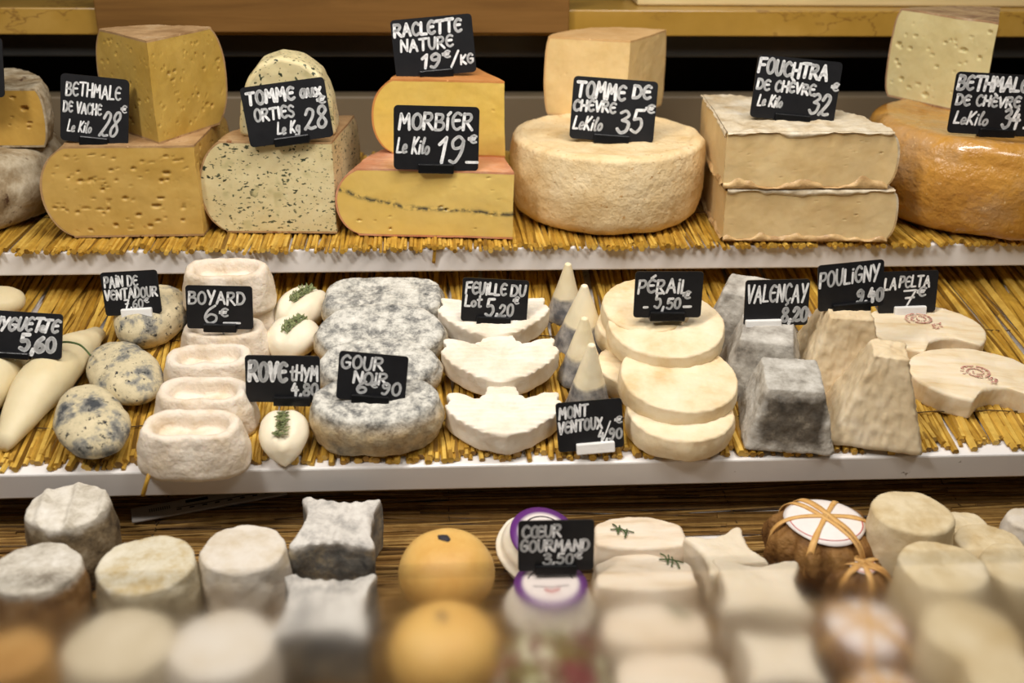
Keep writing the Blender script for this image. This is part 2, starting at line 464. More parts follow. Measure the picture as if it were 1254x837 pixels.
def m_cut(name, lo, hi, edge_tint=None, specks=None, rough=.5, coat=0.0):
    m = Mat(name, rough, .4, coat, .12)
    c = m.ramp(m.noise(14, 4, .6), (.32, lo), (.68, hi))
    f = m.ramp(m.noise(90, 3), (.3, (.93, .91, .86)), (.6, (1, 1, 1))); c = m.mix(.7, c, f, 'MULTIPLY')
    if specks:
        for (sc_, thr, wd, col, st) in specks:
            g = m.ramp(m.noise(sc_, 2, .5, st), (thr, (0, 0, 0)), (thr+wd, (1, 1, 1))); c = m.mix(g, c, col)
    m.color(c); m.bump(m.noise(160, 4, .6), .18, .001); m.bump(m.noise(35, 3), .15, .002)
    return m.m
pb = m_cut('yellow_paste', S(192, 154, 74), S(208, 172, 96))
pb2 = m_cut('pale_yellow_paste', S(186, 150, 66), S(202, 168, 86))
rb = organic('tan_rind', ((.3, S(150, 114, 74)), (.55, S(184, 148, 104)), (.75, S(206, 178, 138))), 25, .55, ((120, .3, .002), (30, .3, .003)), spots=((50, .62, .08, S(150, 100, 60)),))
pt = m_cut('herb_paste', S(212, 196, 146), S(226, 212, 166), specks=((190, .62, .03, S(84, 88, 62), (1, 1, 1.6)), (95, .655, .015, S(54, 60, 42), (1, 1, 2)), (45, .62, .1, S(196, 184, 134), (1, 1, 1))))
pm = m_cut('ivory_yellow_paste', S(222, 186, 96), S(232, 200, 116), rough=.35, coat=.25)
pr = m_cut('golden_paste', S(226, 188, 88), S(236, 202, 108), rough=.35, coat=.25)
rm = organic('pink_rind', ((.3, S(190, 120, 82)), (.55, S(208, 146, 108)), (.75, S(222, 176, 146))), 22, .4, ((80, .25, .002),), coat=.3)
rr_ = organic('orange_rind', ((.3, S(196, 126, 66)), (.7, S(216, 150, 86))), 22, .4, ((80, .25, .002),), coat=.3)
pc = m_cut('cream_paste', S(226, 192, 128), S(236, 206, 148))
rc = organic('sand_rind', ((.3, S(206, 160, 100)), (.7, S(224, 184, 128))), 30, .55, ((100, .3, .002),))
pf = m_cut('soft_cream_paste', S(222, 190, 132), S(232, 206, 154))
rfm = Mat('white_wrinkled_rind', .5, .35, .15)
_c = rfm.ramp(rfm.noise(28, 5, .65), (.3, S(186, 162, 124)), (.5, S(216, 200, 170)), (.7, S(232, 222, 202)))
_k = rfm.ramp(rfm.sep()[2], (.022, (1, 1, 1)), (.045, (0, 0, 0)))
rfm.color(rfm.mix(_k, _c, rfm.ramp(rfm.noise(60, 4), (.35, S(170, 132, 84)), (.65, S(212, 178, 124)))))
rfm.bump(rfm.noise(90, 4, .6), .6, .003); rfm.bump(rfm.noise(35, 4, .6), .4, .004); rf = rfm.m
pg = m_cut('ivory_paste', S(204, 188, 132), S(216, 202, 150))
rg = organic('brown_mottled_rind', ((.3, S(140, 108, 82)), (.55, S(178, 142, 106)), (.75, S(206, 180, 150))), 30, .35, ((90, .3, .002),), coat=.6)
rgrey = organic('grey_mould_rind', ((.28, S(96, 76, 52)), (.45, S(150, 130, 98)), (.6, S(198, 184, 156)), (.75, S(222, 212, 190))), 20, .75, ((70, .5, .004), (20, .4, .005)), spots=((28, .6, .06, S(84, 58, 40)),))
po = m_cut('straw_yellow_paste', S(192, 150, 66), S(206, 166, 84))

# far left stack
W0 = hit_z(-75, 262, ZT); k0 = mpp(W0); Rw = 145*k0
bm = bmesh.new(); polar(bm, r_circle(Rw), prof_puck(.088, .022, .02, bulge=.006, nside=14, ncap=14), 140); rough(bm, .004, 18, 1, 4)
c0 = Vector((W0.x, W0.y+.02, ZT)); o = mesh_obj('round_cheese', bm, rgrey, None, Matrix.Translation(c0))
tag(o, 'grey mould-rinded wheel at the far left of the top shelf, lower of the two', 'cheese')
A = c0+Vector((0, -.035, .089)); bP, bR = bmesh.new(), bmesh.new()
sector(bP, bR, Rw*1.05, .072, 0.02, PI-.02, edge=.012, holes=26, hole_r=(.001, .004), amp=.002, dimple=.002, seed=4, slits=.6)
root = empty('half_round_cheese', Matrix.Translation(A), 'half wheel with yellow cut face on the grey wheel at far left', 'cheese')
mesh_obj('paste', bP, po, root); mesh_obj('rind', bR, rgrey, root)

T2, H2, _ = wedge('cheese_wedge', (250, 289), 178, (110, 291), (49, 235), (271, 143), ZT, (pb, rb), 'big yellow wedge with many small holes standing on straw, lower of the two at left', group='big wedges on the top shelf',
    holes=170, hole_r=(.0005, .0032), edge=.045, p=2.0, slits=1.1, seed=2, dimple=.001)
wedge('cheese_wedge', (195, 177), 50, (146, 159), (121, 100), (249, 35), ZT+H2, (pb2, rb), 'tall yellow wedge balanced with its corner forward on the big holey wedge', group='big wedges on the top shelf',
    holes=120, hole_r=(.0006, .0026), edge=.028, p=2.0, slits=1.0, seed=5, dimple=.001)
T4, H4, _ = wedge('cheese_wedge', (413, 286), 174, (280, 285), (243, 226), (419, 159), ZT, (pt, rb), 'pale wedge speckled with dark herbs standing on straw', group='big wedges on the top shelf',
    holes=16, hole_r=(.0006, .0016), edge=.04, p=2.0, seed=7, dimple=.001)
# upper herb piece: rounded block with rind on its sides
def slab_split(name, pts, depth, M, mats, label, soft=4, rt=.006, seed=0, cat='cheese', group=None, amp=.0012):
    root = empty(name, M, label, cat, group); rf_ = r_poly(pts, soft); n = 140
    bm = bmesh.new(); pr_ = prof_puck(depth, .004, rt, ncap=24); cut_i = len(pr_)-25
    b1 = bmesh.new(); polar(b1, rf_, pr_[:cut_i+1], n); rough(b1, amp, 40, seed); 
    polar(bm, rf_, pr_[cut_i:], n); rough(bm, amp, 40, seed)
    mesh_obj('rind', b1, mats[1], root); mesh_obj('paste', bm, mats[0], root); return root
P = hit_z(350, 168, ZT+H4); k = mpp(P)
pts = [(x*k, y*k) for x, y in ((-56, -50), (-52, -10), (-42, 18), (-26, 38), (-2, 47), (24, 42), (46, 26), (58, -8), (62, -50))]
slab_split('cheese_wedge', pts, .055, Matrix.Translation(P+Vector((0, .055, 50*k))) @ RX(90), (pt, pt), 'pale herb-speckled piece with rounded top standing behind the tag on the herb wedge', seed=3, group='big wedges on the top shelf')
def ash_line(u): return .60-.12*(1-math.exp(-u*0.0))-.0+(.0 if u < .6 else (u-.6)*.55)+(.02*math.sin(u*9))
mm = Mat('ash_lined_paste', .35, .4, .25, .12)
c = mm.ramp(mm.noise(14, 4), (.32, S(222, 186, 96)), (.68, S(232, 200, 116)))
sx = mm.sep(); rad = mm.N('ShaderNodeVectorMath'); rad.operation = 'LENGTH'
cx = mm.N('ShaderNodeCombineXYZ'); mm.L(sx[0], cx.inputs[0]); mm.L(sx[1], cx.inputs[1]); mm.L(cx.outputs[0], rad.inputs[0])
ash_fac = [mm, c, sx, rad.outputs['Value']]
T6, H6, R6 = wedge('cheese_wedge', (628, 293), 211, (436, 288), (410, 247), (617, 193), ZT, (mm.m, rm), 'ivory wedge with a dark ash line across its cut face, standing on straw', group='big wedges on the top shelf',
    holes=14, hole_r=(.001, .003), edge=.04, p=2.0, seed=9, dimple=.0008)
# ash line: a wandering seam about mid height
q = mm.math('DIVIDE', rad.outputs['Value'], R6)
rise = mm.math('MULTIPLY', mm.math('MAXIMUM', mm.math('SUBTRACT', q, .62), 0), .55*H6)
zl = mm.math('ADD', mm.math('ADD', mm.math('MULTIPLY', q, .10*H6), .38*H6), rise)
wob = mm.math('MULTIPLY', mm.math('SUBTRACT', mm.noise(40, 3), .5), .010)
dz = mm.math('ABSOLUTE', mm.math('SUBTRACT', mm.math('ADD', sx[2], wob), zl))
band = mm.ramp(dz, (.0, (1, 1, 1)), (.0012, (.7, .7, .7)), (.0042, (0, 0, 0)))
blot = mm.ramp(mm.noise(110, 3), (.40, (0, 0, 0)), (.56, (1, 1, 1)))
band2 = mm.math('MULTIPLY', band, blot)
mm.color(mm.mix(band2, c, S(66, 66, 58))); mm.bump(mm.noise(160, 4, .6), .15, .001); mm.bump(mm.noise(35, 3), .15, .002)
wedge('cheese_wedge', (618, 193), 100, (484, 189), (455, 149), (590, 86), ZT+H6, (pr, rr_), 'golden yellow wedge lying on the ash-lined wedge', group='big wedges on the top shelf',
    holes=8, hole_r=(.001, .004), edge=.036, p=2.0, seed=12, dimple=.0008)
# pale round wheel
rwheel = organic('pale_crust_rind', ((.3, S(212, 178, 122)), (.5, S(230, 204, 156)), (.7, S(238, 218, 178))), 16, .62, ((170, .7, .002), (50, .7, .004)), spots=((150, .62, .06, S(196, 150, 90)),))
P = hit_z(740, 291, ZT); k = mpp(P); Rw8 = 115*mpp(P+Vector((0, .1, 0)))
H8 = .100; c8 = P+Vector((P.x*.08, Rw8*.93, 0))
bm = bmesh.new(); polar(bm, r_circle(Rw8), prof_puck(H8, .022, .007, lambda f: (.0016 if f < .06 else -.0015), 16, 34, bulge=.003), 200)
rough(bm, .0016, 30, 2, 4); rough(bm, .0005, 170, 5, 2)
o = mesh_obj('round_cheese', bm, rwheel, None, Matrix.Translation(c8)); tag(o, 'whole pale beige wheel with a smooth crust on the top shelf', 'cheese')
wedge('cheese_wedge', (766, 147), 50, (680, 141), (667, 85), (795, 43), ZT+H8-.003, (pc, rc), 'cream wedge standing on the pale round wheel behind its tag', group='big wedges on the top shelf',
    holes=14, hole_r=(.0007, .002), edge=.008, p=2.5, seed=14, dimple=.0006, slits=1)
TF, HF, _ = wedge('cheese_wedge', (884, 295), 231, (1080, 296), (1100, 262), (856, 178), ZT, (pf, rf), 'lower of two stacked soft cream wedges with wrinkled white rind', group='big wedges on the top shelf',
    holes=22, hole_r=(.0005, .0015), edge=.018, p=2.3, seed=17, lip=True, dimple=.003, amp=.002)
wedge('cheese_wedge', (884, 231), 161, (1082, 231), (1103, 190), (855, 106), ZT+HF+.001, (pf, rf), 'upper of two stacked soft cream wedges, white rind hanging over its cut face', group='big wedges on the top shelf',
    holes=22, hole_r=(.0005, .0015), edge=.020, p=2.2, seed=19, lip=True, dimple=.003, amp=.002)
rorange = organic('orange_waxy_rind', ((.3, S(164, 110, 44)), (.48, S(196, 142, 62)), (.62, S(190, 150, 102)), (.75, S(168, 134, 108))), 9, .3, ((120, .5, .002), (30, .6, .006), (14, .5, .012)), spots=((85, .64, .04, S(224, 186, 130)),), coat=.8)
P = hit_z(1195, 299, ZT); k = mpp(P); Rw12 = 143*mpp(P+Vector((0, .1, 0))); H12 = .122; c12 = P+Vector((P.x*.1, Rw12*.93, 0))
bm = bmesh.new(); polar(bm, r_circle(Rw12), prof_puck(H12, .03, .022, lambda f: -.003*min(1, f*4), 16, 26, bulge=.008), 180)
rough(bm, .003, 14, 8, 4)
o = mesh_obj('round_cheese', bm, rorange, None, Matrix.Translation(c12)); tag(o, 'shiny orange wheel wrapped in clear film at the right end of the top shelf', 'cheese')
wedge('cheese_wedge', (1200, 143), 28, (1100, 121), (1085, 82), (1226, 4), ZT+H12-.003, (pg, rg), 'ivory holey wedge with brown rind standing on the shiny orange wheel', group='big wedges on the top shelf',
    holes=60, hole_r=(.0008, .0036), edge=.014, p=2.4, seed=23, slits=1.0, dimple=.001)

# ------------------------------------------------------------------ middle shelf cheeses
def put(name, bm, m, px, label, h=0, rz=0, extra=None, group=None, cat='cheese', tilt=RT, r=0, plane='m'):
    """px is where the centre of the footprint projects"""
    P = hit_m(px[0], px[1], h) if plane == 'm' else hit_z(px[0], px[1], ZB+h)
    o = mesh_obj(name, bm, m, None, TRS(P, rz, tilt if plane == 'm' else None, extra))
    return tag(o, label, cat, group)
def kmid(px): return mpp(hit_m(*px))
mott = organic('grey_blue_mottled_rind', ((.34, S(66, 68, 70)), (.43, S(140, 136, 124)), (.51, S(200, 186, 150)), (.7, S(222, 206, 168))), 34, .7, ((140, .4, .002), (40, .3, .003)), spots=((150, .60, .05, S(50, 50, 50)),))
def pebble(a, b, h, seed, amp=.003):
    bm = bmesh.new(); n = 80; pr_ = []
    for i in range(41):
        u = -PI/2+PI*i/40; zz = math.sin(u); kk = math.cos(u)**.85
        z = h/2*(1+zz) if zz > 0 else h/2*(1+zz*abs(zz)**.0)
        z = max(z, .002) if zz < 0 else z
        pr_.append((0 if i in (0, 40) else kk, 0, z))
    polar(bm, r_super(a, b, 2.15), pr_, n); rough(bm, amp, 28, seed, 3); return bm
G = 'speckled grey-blue oval cheeses'
put('oval_cheese', pebble(.056, .034, .042, 1), mott, (117, 536), 'grey-speckled oval cheese nearest the front edge, beside the big white spindle', rz=R_(-62), group=G)
put('oval_cheese', pebble(.057, .035, .042, 2), mott, (157, 478), 'grey-streaked oval cheese, second of three, touching the white oval moulds', rz=R_(-56), group=G)
put('oval_cheese', pebble(.052, .036, .054, 3), mott, (192, 412), 'grey-speckled oval cheese at the back behind its white-clipped tag', rz=R_(70), group=G)

m_white = organic('smooth_ivory', ((.3, S(216, 198, 154)), (.7, S(228, 214, 176))), 12, .5, ((60, .15, .002),), sss=.15)
def spindle(L, W, Hh, seed):
    bm = bmesh.new(); rings = []; n = 40; N = 60
    for i in range(N+1):
        f = i/N; s_ = (.16 if f in (0, 1) else .30)+.70*(math.sin(PI*f)**.9)*(1.10-.2*f); x = (f-.5)*L
        ring = []
        for k in range(n):
            t = 2*PI*k/n; y = W/2*s_*math.cos(t); z = Hh*(.5+.5*math.sin(t))*s_
            ring.append(bm.verts.new((x, y, z+.001)))
        rings.append(ring)
    for a, b in zip(rings, rings[1:]):
        for k in range(n): bm.faces.new((a[k], a[(k+1) % n], b[(k+1) % n], b[k])[::-1])
    bm.faces.new(rings[0]); bm.faces.new(rings[-1][::-1]); rough(bm, .0015, 25, seed); return bm
def spindle_px(p0, p1, W, Hh, seed, label):
    A, B = hit_m(*p0), hit_m(*p1); d = RT.inverted() @ (B-A); L = d.length
    o = mesh_obj('spindle_cheese', spindle(L, W, Hh, seed), m_white, None, TRS((A+B)/2, math.atan2(d.y, d.x), RT))
    return tag(o, label, 'cheese', 'smooth ivory spindle cheeses'), (A+B)/2
sp1, spc = spindle_px((6, 554), (124, 414), .054, .047, 1, 'long smooth ivory spindle-shaped cheese lying diagonally at the left')
spindle_px((-60, 560), (36, 425), .066, .055, 2, 'smooth ivory spindle cheese cut by the left picture edge below the tag')
put('oval_cheese', pebble(.030, .024, .032, 8, .001), m_white, (2, 384), 'small pale cheese at the far left back of the middle shelf')
m_green = organic('herb_green', ((.3, S(48, 66, 32)), (.7, S(86, 104, 54))), 60, .6)
a_ = spc+Vector((.018, .048, .040))
bm = bmesh.new(); pts = smooth_line([(-.026, .0, .006), (-.012, .008, .012), (.008, .004, .011), (.022, -.008, .004)], 6); tube(bm, pts, .0011, 6)
mesh_o = mesh_obj('herb_sprig', bm, m_green, None, Matrix.Translation(hit_m(88, 436, .044))); tag(mesh_o, 'thin green herb stem lying across the long ivory spindle cheese', 'herb')

m_boy = organic('white_bloomy_rind', ((.3, S(206, 184, 150)), (.5, S(228, 213, 192)), (.75, S(236, 226, 210))), 24, .7, ((160, .6, .002), (60, .7, .004)), sss=.1)
def boyard(a, b, Hh, seed):
    bm = bmesh.new(); p = [(0, 0, 0), (.5, .003, 0), (.9, .003, 0), (1, .001, .001)]
    tp = .008
    for i in range(1, 13): f = i/12; p.append((1, tp*f-.002*math.sin(PI*f), .002+(Hh-.005)*f))
    p += [(1, tp+.001, Hh-.0015), (1, tp+.0025, Hh), (1, tp+.006, Hh+.0002), (1, tp+.0095, Hh-.0008), (1, tp+.0115, Hh-.005), (1, tp+.013, Hh-.0105), (1, tp+.0145, Hh-.0135)]
    for i in range(1, 7): k = 1-i/7; p.append((k, tp+.0145, Hh-.0145-.001*(1-k)))
    p.append((0, 0, Hh-.0155)); polar(bm, r_super(a, b, 2.5), p, 130); rough(bm, .0014, 60, seed, 3); return bm
G = 'white oval moulded cheeses with sunken tops'
BOY = [((241, 566), 136, 0, .047, 'front white oval cheese with a sunken top, nearest the shelf edge'),
       ((255, 521), 126, 0, .046, 'white oval sunken-topped cheese directly behind the front one'),
       ((262, 478), 118, 0, .046, 'third white oval sunken-topped cheese from the front'),
       ((279, 437), 112, 0, .040, 'fourth white oval sunken-topped cheese, half hidden under its tag'),
       ((287, 403), 114, 0, .034, 'lower white oval cheese of the pair stacked at the very back')]
for i, (px, wd, h, Hh, lb) in enumerate(BOY):
    a = wd/2*kmid(px); put('oval_moulded_cheese', boyard(a, a*.60, Hh, i+3), m_boy, px, lb, h, R_(rnd.uniform(-4, 4)), group=G)
a = 57*kmid((287, 403)); put('oval_moulded_cheese', boyard(a, a*.66, .050, 21), m_boy, (287, 403), 'upper white oval cheese of the pair at the very back, standing tallest', group=G, h=.0335) if False else None
P = hit_m(287, 403)+NM*.034
o = mesh_obj('oval_moulded_cheese', boyard(a*.98, a*.60, .048, 21), m_boy, None, TRS(P, 0, RT)); tag(o, 'upper white oval cheese of the pair at the very back, standing tallest', 'cheese', G)

# rove with thyme
m_rove = organic('fresh_white_cheese', ((.3, S(232, 218, 188)), (.7, S(242, 232, 208))), 14, .45, ((80, .25, .002),), sss=.15)
def rove(L, W, Hh, seed):
    bm = bmesh.new(); N, n = 40, 48; rings = []
    for i in range(N+1):
        f = i/N; x = -L/2*math.cos(PI*f); s_ = max(.03, math.sin(PI*f)**.85*(1.06-.12*f)); ring = []
        for k in range(n):
            t = 2*PI*k/n; y = W/2*s_*math.cos(t); z = Hh*(.5+.5*math.sin(t))*(.35+.65*s_)
            if math.sin(t) > 0:
                g = math.exp(-(y/(.006))**2)*math.exp(-((f-.5)/.28)**2); z -= .009*g
            ring.append(bm.verts.new((x, y, z+.001)))
        rings.append(ring)
    for a_2, b_2 in zip(rings, rings[1:]):
        for k in range(n): bm.faces.new((a_2[k], a_2[(k+1) % n], b_2[(k+1) % n], b_2[k])[::-1])
    bm.faces.new(rings[0]); bm.faces.new(rings[-1][::-1]); rough(bm, .0012, 40, seed); return bm
def thyme(seed, L=.036):
    rs = random.Random(seed); bm = bmesh.new()
    for s_ in range(3):
        y0 = rs.uniform(-.005, .005); pts = smooth_line([(-L/2, y0, .002), (-L/6, y0+rs.uniform(-.002, .002), .005), (L/6, y0+rs.uniform(-.003, .003), .005), (L/2, y0+rs.uniform(-.004, .004), .003)], 6)
        tube(bm, pts, .0005, 5)
        for p in pts[1:]:
            for sgn in ((-1, 1) if rs.random() < .75 else (1,)):
                d = Vector((rs.uniform(.2, .8), sgn*rs.uniform(.3, 1)*rs.choice((-1, 1)), rs.uniform(0, .8))).normalized(); ln = rs.uniform(.004, .008)
                s2 = d.cross(Vector((0, 0, 1))).normalized()*.0011; up = Vector((0, 0, .0004))
                c_ = [p, p+d*ln*.5+s2, p+d*ln, p+d*ln*.5-s2]
                a1 = [bm.verts.new(q+up) for q in c_]; a2 = [bm.verts.new(q-up) for q in c_]
                bm.faces.new(a1); bm.faces.new(a2[::-1])
                for e_ in range(4): bm.faces.new((a1[e_], a2[e_], a2[(e_+1) % 4], a1[(e_+1) % 4]))
    return bm
m_thyme = organic('thyme_green', ((.3, S(84, 96, 58)), (.7, S(150, 156, 106))), 200, .6)
ROVE = [((350, 548), (.064, .050, .036), -84, 'front white almond-shaped cheese, pointing to the shelf edge below its tag', 'thyme sprig in the groove of the front almond-shaped cheese'),
        ((362, 430), (.062, .060, .040), 62, 'middle white almond-shaped cheese, upper half showing above the tag', 'thyme sprig on the middle almond-shaped cheese just above the tag'),
        ((373, 398), (.074, .056, .046), 55, 'white almond-shaped cheese at the back beside the grey discs', 'thyme sprig on the rearmost almond-shaped cheese')]
for i, (px, dm, ang, l1, l2) in enumerate(ROVE):
    put('almond_cheese', rove(*dm, i+30), m_rove, px, l1, rz=R_(ang), group='white almond-shaped cheeses with thyme')
    P = hit_m(*px)+NM*(dm[2]-.008)
    o = mesh_obj('thyme_sprig', thyme(i+1, .034 if i else .040), m_thyme, None, TRS(P, R_(ang), RT)); tag(o, l2, 'herb', 'thyme sprigs')

# grey ash discs
m_ash = organic('ash_grey_rind', ((.30, S(92, 92, 88)), (.40, S(158, 154, 144)), (.52, S(206, 200, 184)), (.72, S(230, 226, 212))), 55, .8, ((120, .6, .003), (40, .5, .004)), spots=((16, .54, .12, S(204, 180, 136)), (130, .58, .06, S(84, 84, 82))))
def ash_disc(zt):
    m = Mat('ash_disc_rind', .8, .3)
    n1 = m.noise(75, 5, .75); n2 = m.noise(22, 3)
    top = m.mix(m.ramp(n2, (.42, (0, 0, 0)), (.6, (1, 1, 1))), m.ramp(n1, (.30, S(70, 72, 72)), (.44, S(140, 138, 132)), (.56, S(206, 202, 190)), (.7, S(228, 225, 214))), m.ramp(n1, (.32, S(112, 112, 108)), (.5, S(196, 192, 180)), (.7, S(234, 230, 218))))
    side = m.mix(m.ramp(n2, (.40, (0, 0, 0)), (.58, (1, 1, 1))), m.ramp(n1, (.3, S(116, 110, 98)), (.6, S(190, 176, 146))), m.ramp(n1, (.32, S(160, 132, 92)), (.6, S(210, 186, 142))))
    z = m.math('ADD', m.sep()[2], m.math('MULTIPLY', m.math('SUBTRACT', n2, .5), .02))
    m.color(m.mix(m.ramp(z, (zt-.012, (0, 0, 0)), (zt, (1, 1, 1))), side, top)); m.bump(m.noise(140, 4, .7), .7, .003); m.bump(m.noise(45, 4), .5, .004); return m.m
m_ash1, m_ash2 = ash_disc(.044), ash_disc(.032)
def puck(a, b, Hh, seed, rt=.008, bulge=.004, amp=.0025, p=2.1, top=None, s=40):
    bm = bmesh.new(); polar(bm, r_super(a, b, p), prof_puck(Hh, rt*.9, rt, top, 10, 12, bulge), 110); rough(bm, amp, s, seed, 4); return bm
G = 'ash-grey thick disc cheeses'
a = 77*kmid((463, 545)); put('disc_cheese', puck(a, a*.66, .048, 1), m_ash1, (463, 532), 'ash-grey disc cheese in front under its tag', group=G)
a = 72*kmid((465, 480)); put('disc_cheese', puck(a, a*.60, .040, 2), m_ash2, (466, 473), 'ash-grey disc cheese second from the front, half hidden by the tag', group=G, extra=RX(10), h=.004)
a = 75*kmid((466, 440)); put('disc_cheese', puck(a, a*.62, .036, 3), m_ash2, (467, 430), 'ash-grey disc cheese third from the front, its broad flat top showing', group=G, extra=RX(14), h=.016)
a = 68*kmid((471, 400)); put('disc_cheese', puck(a, a*.5, .040, 4, p=4), m_ash2, (471, 392), 'ash-grey blunt-ended cheese at the back of the grey row', group=G, h=.018, extra=RX(6))

# leaf-shaped white cheeses
m_leafc = organic('white_ridged_rind', ((.3, S(218, 200, 172)), (.55, S(234, 224, 206)), (.8, S(240, 233, 220))), 20, .7, ((240, .25, .001), (60, .3, .002)), sss=.1)
LEAF = [(-.90, -.10), (-.99, .04), (-.88, .15), (-.96, .27), (-.80, .33), (-.60, .27), (-.44, .22), (-.30, .32), (-.24, .52), (-.1, .58), (0, .68), (.1, .58), (.22, .52), (.28, .32), (.42, .22), (.60, .27), (.80, .33), (.95, .27), (.89, .15), (1.0, .04), (.90, -.10),
        (.78, -.22), (.62, -.30), (.45, -.42), (.25, -.48), (.1, -.52), (0, -.54), (-.1, -.53), (-.25, -.49), (-.45, -.42), (-.62, -.32), (-.78, -.22)]
def leaf_cheese(W, Hh, seed):
    bm = bmesh.new(); polar(bm, r_poly([(x*W/2, y*W/2*1.32) for x, y in LEAF], 2), prof_puck(Hh, .003, .0022, lambda f: .002*math.sin(f*PI), 8, 22), 240)
    for v in bm.verts:
        if v.co.z > Hh*.8: v.co.z += .0010*math.sin(v.co.y*900+2*noise.noise(v.co*60))
        v.co.z += .10*v.co.x**2/W*1.2
    rough(bm, .0012, 50, seed, 3); return bm
G = 'white leaf-shaped cheeses'
W = 146*kmid((618, 525)); put('leaf_shaped_cheese', leaf_cheese(W, .026, 1), m_leafc, (617, 526), 'front white leaf-shaped cheese with its central lobe showing', group=G)
W = 144*kmid((612, 465)); put('leaf_shaped_cheese', leaf_cheese(W, .026, 2), m_leafc, (612, 458), 'middle white leaf-shaped cheese, lying between the two others', group=G, h=.012, extra=RX(3))
W = 134*kmid((604, 410)); put('leaf_shaped_cheese', leaf_cheese(W, .026, 3), m_leafc, (604, 406), 'rear white leaf-shaped cheese carrying its tag', group=G, h=.020, extra=RX(3))

# cones
mc = Mat('ash_dipped_cone', .6, .35, .25, .1)
z_ = mc.math('ADD', mc.sep()[2], mc.math('MULTIPLY', mc.math('SUBTRACT', mc.noise(35, 3), .5), .012))
ashc = mc.ramp(mc.noise(70, 4), (.35, S(96, 96, 98)), (.6, S(160, 156, 150)), (.75, S(196, 190, 176)))
topc = mc.ramp(mc.noise(20, 3), (.3, S(236, 220, 178)), (.7, S(244, 232, 200)))
mc.color(mc.mix(mc.ramp(z_, (.031, (0, 0, 0)), (.034, (1, 1, 1))), ashc, topc)); mc.bump(mc.noise(120, 4), .3, .002)
def cone(r, Hh, seed):
    bm = bmesh.new(); p = [(0, 0, 0), (.6, .002, 0), (1, .002, 0), (1, 0, .002)]; tr = .0042
    for i in range(1, 21): f = i/20; p.append((1, (r-tr)*f, .002+(Hh-.005)*f))
    for i in range(1, 6): a = PI/2*i/6; p.append((1, r-tr*math.cos(a), Hh-.003+.003*math.sin(a)))
    p.append((0, 0, Hh)); polar(bm, r_circle(r), p, 60)
    for v in bm.verts:
        q = v.co.copy(); f = 1-q.z/Hh
        v.co.x += .0016*f*fbm(q+Vector((seed, 0, 0)), 50); v.co.y += .0016*f*fbm(q+Vector((0, seed, 5)), 50)
    return bm
G = 'ash-dipped cone cheeses'
CON = [((692, 390), 24, 'rearmost white cone cheese with ash-grey foot'), ((711, 424), 34, 'second cone cheese from the back, ash-grey foot below a white tip'), ((711, 464), 29, 'third cone cheese from the back, with a darker foot'), ((719, 500), 29, 'front cone cheese standing behind its tag')]
for i, (px, rp, lb) in enumerate(CON):
    k = kmid(px); put('cone_cheese', cone(rp*k, (.076, .082, .080, .082)[i], i+1), mc.m, px, lb, group=G)

# perail discs
m_per = organic('cream_washed_rind', ((.3, S(216, 186, 136)), (.5, S(232, 212, 174)), (.75, S(240, 226, 198))), 18, .6, ((110, .35, .002), (35, .3, .003)), sss=.1)
def flat_disc(r, Hh, seed):
    bm = bmesh.new(); polar(bm, r_super(r, r*.97, 2.05), prof_puck(Hh, .004, .0028, lambda f: .001*math.sin(f*PI), 8, 16, .0015), 110)
    for v in bm.verts:
        if v.co.z > Hh*.9: v.co.z += .0004*math.sin(v.co.y*700+v.co.x*200)
    rough(bm, .0013, 45, seed, 4); return bm
G = 'flat cream disc cheeses'
PER = [((774, 468), 44, .004, 4, 'flat cream disc at the back left, lowest, mostly hidden', 8), ((776, 420), 46, .022, 6, 'flat cream disc at the back left in the middle, a sliver showing', 9), ((790, 396), 50, .046, 8, 'flat cream disc at the back left, uppermost, behind the tagged one', 10),
       ((830, 527), 65, .0, 0, 'front flat cream disc lying on the straw, lowest of the leaning stack', 1), ((827, 484), 69, .020, 4, 'middle flat cream disc leaning on the front one', 2), ((813, 419), 66, .040, 5, 'top flat cream disc carrying its tag', 3)]
for (px, rp, h, ex, lb, sd) in PER:
    k = kmid(px); put('flat_disc_cheese', flat_disc(rp*k, .027, sd), m_per, px, lb, h=h, extra=RX(ex) @ RY((sd*37 % 5)-2), group=G)

# pyramids
m_val = organic('ash_pyramid_rind', ((.28, S(88, 82, 74)), (.40, S(150, 143, 132)), (.55, S(188, 182, 170)), (.75, S(218, 213, 202))), 30, .8, ((110, .5, .003), (35, .4, .004)))
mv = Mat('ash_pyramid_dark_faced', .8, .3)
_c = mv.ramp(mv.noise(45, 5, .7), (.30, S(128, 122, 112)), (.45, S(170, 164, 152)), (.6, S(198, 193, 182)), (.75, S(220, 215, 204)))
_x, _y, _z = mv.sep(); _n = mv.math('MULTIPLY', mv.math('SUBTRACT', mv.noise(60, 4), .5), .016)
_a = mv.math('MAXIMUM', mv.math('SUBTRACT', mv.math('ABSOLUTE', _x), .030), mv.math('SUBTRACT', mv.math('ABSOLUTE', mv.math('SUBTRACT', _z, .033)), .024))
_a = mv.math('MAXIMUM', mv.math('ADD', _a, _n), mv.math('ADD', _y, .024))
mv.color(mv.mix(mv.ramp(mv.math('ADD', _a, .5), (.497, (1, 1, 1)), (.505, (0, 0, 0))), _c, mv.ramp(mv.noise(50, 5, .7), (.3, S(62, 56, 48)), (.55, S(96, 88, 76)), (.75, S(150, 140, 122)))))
mv.bump(mv.noise(110, 4, .6), .6, .003); mv.bump(mv.noise(35, 4), .4, .004)
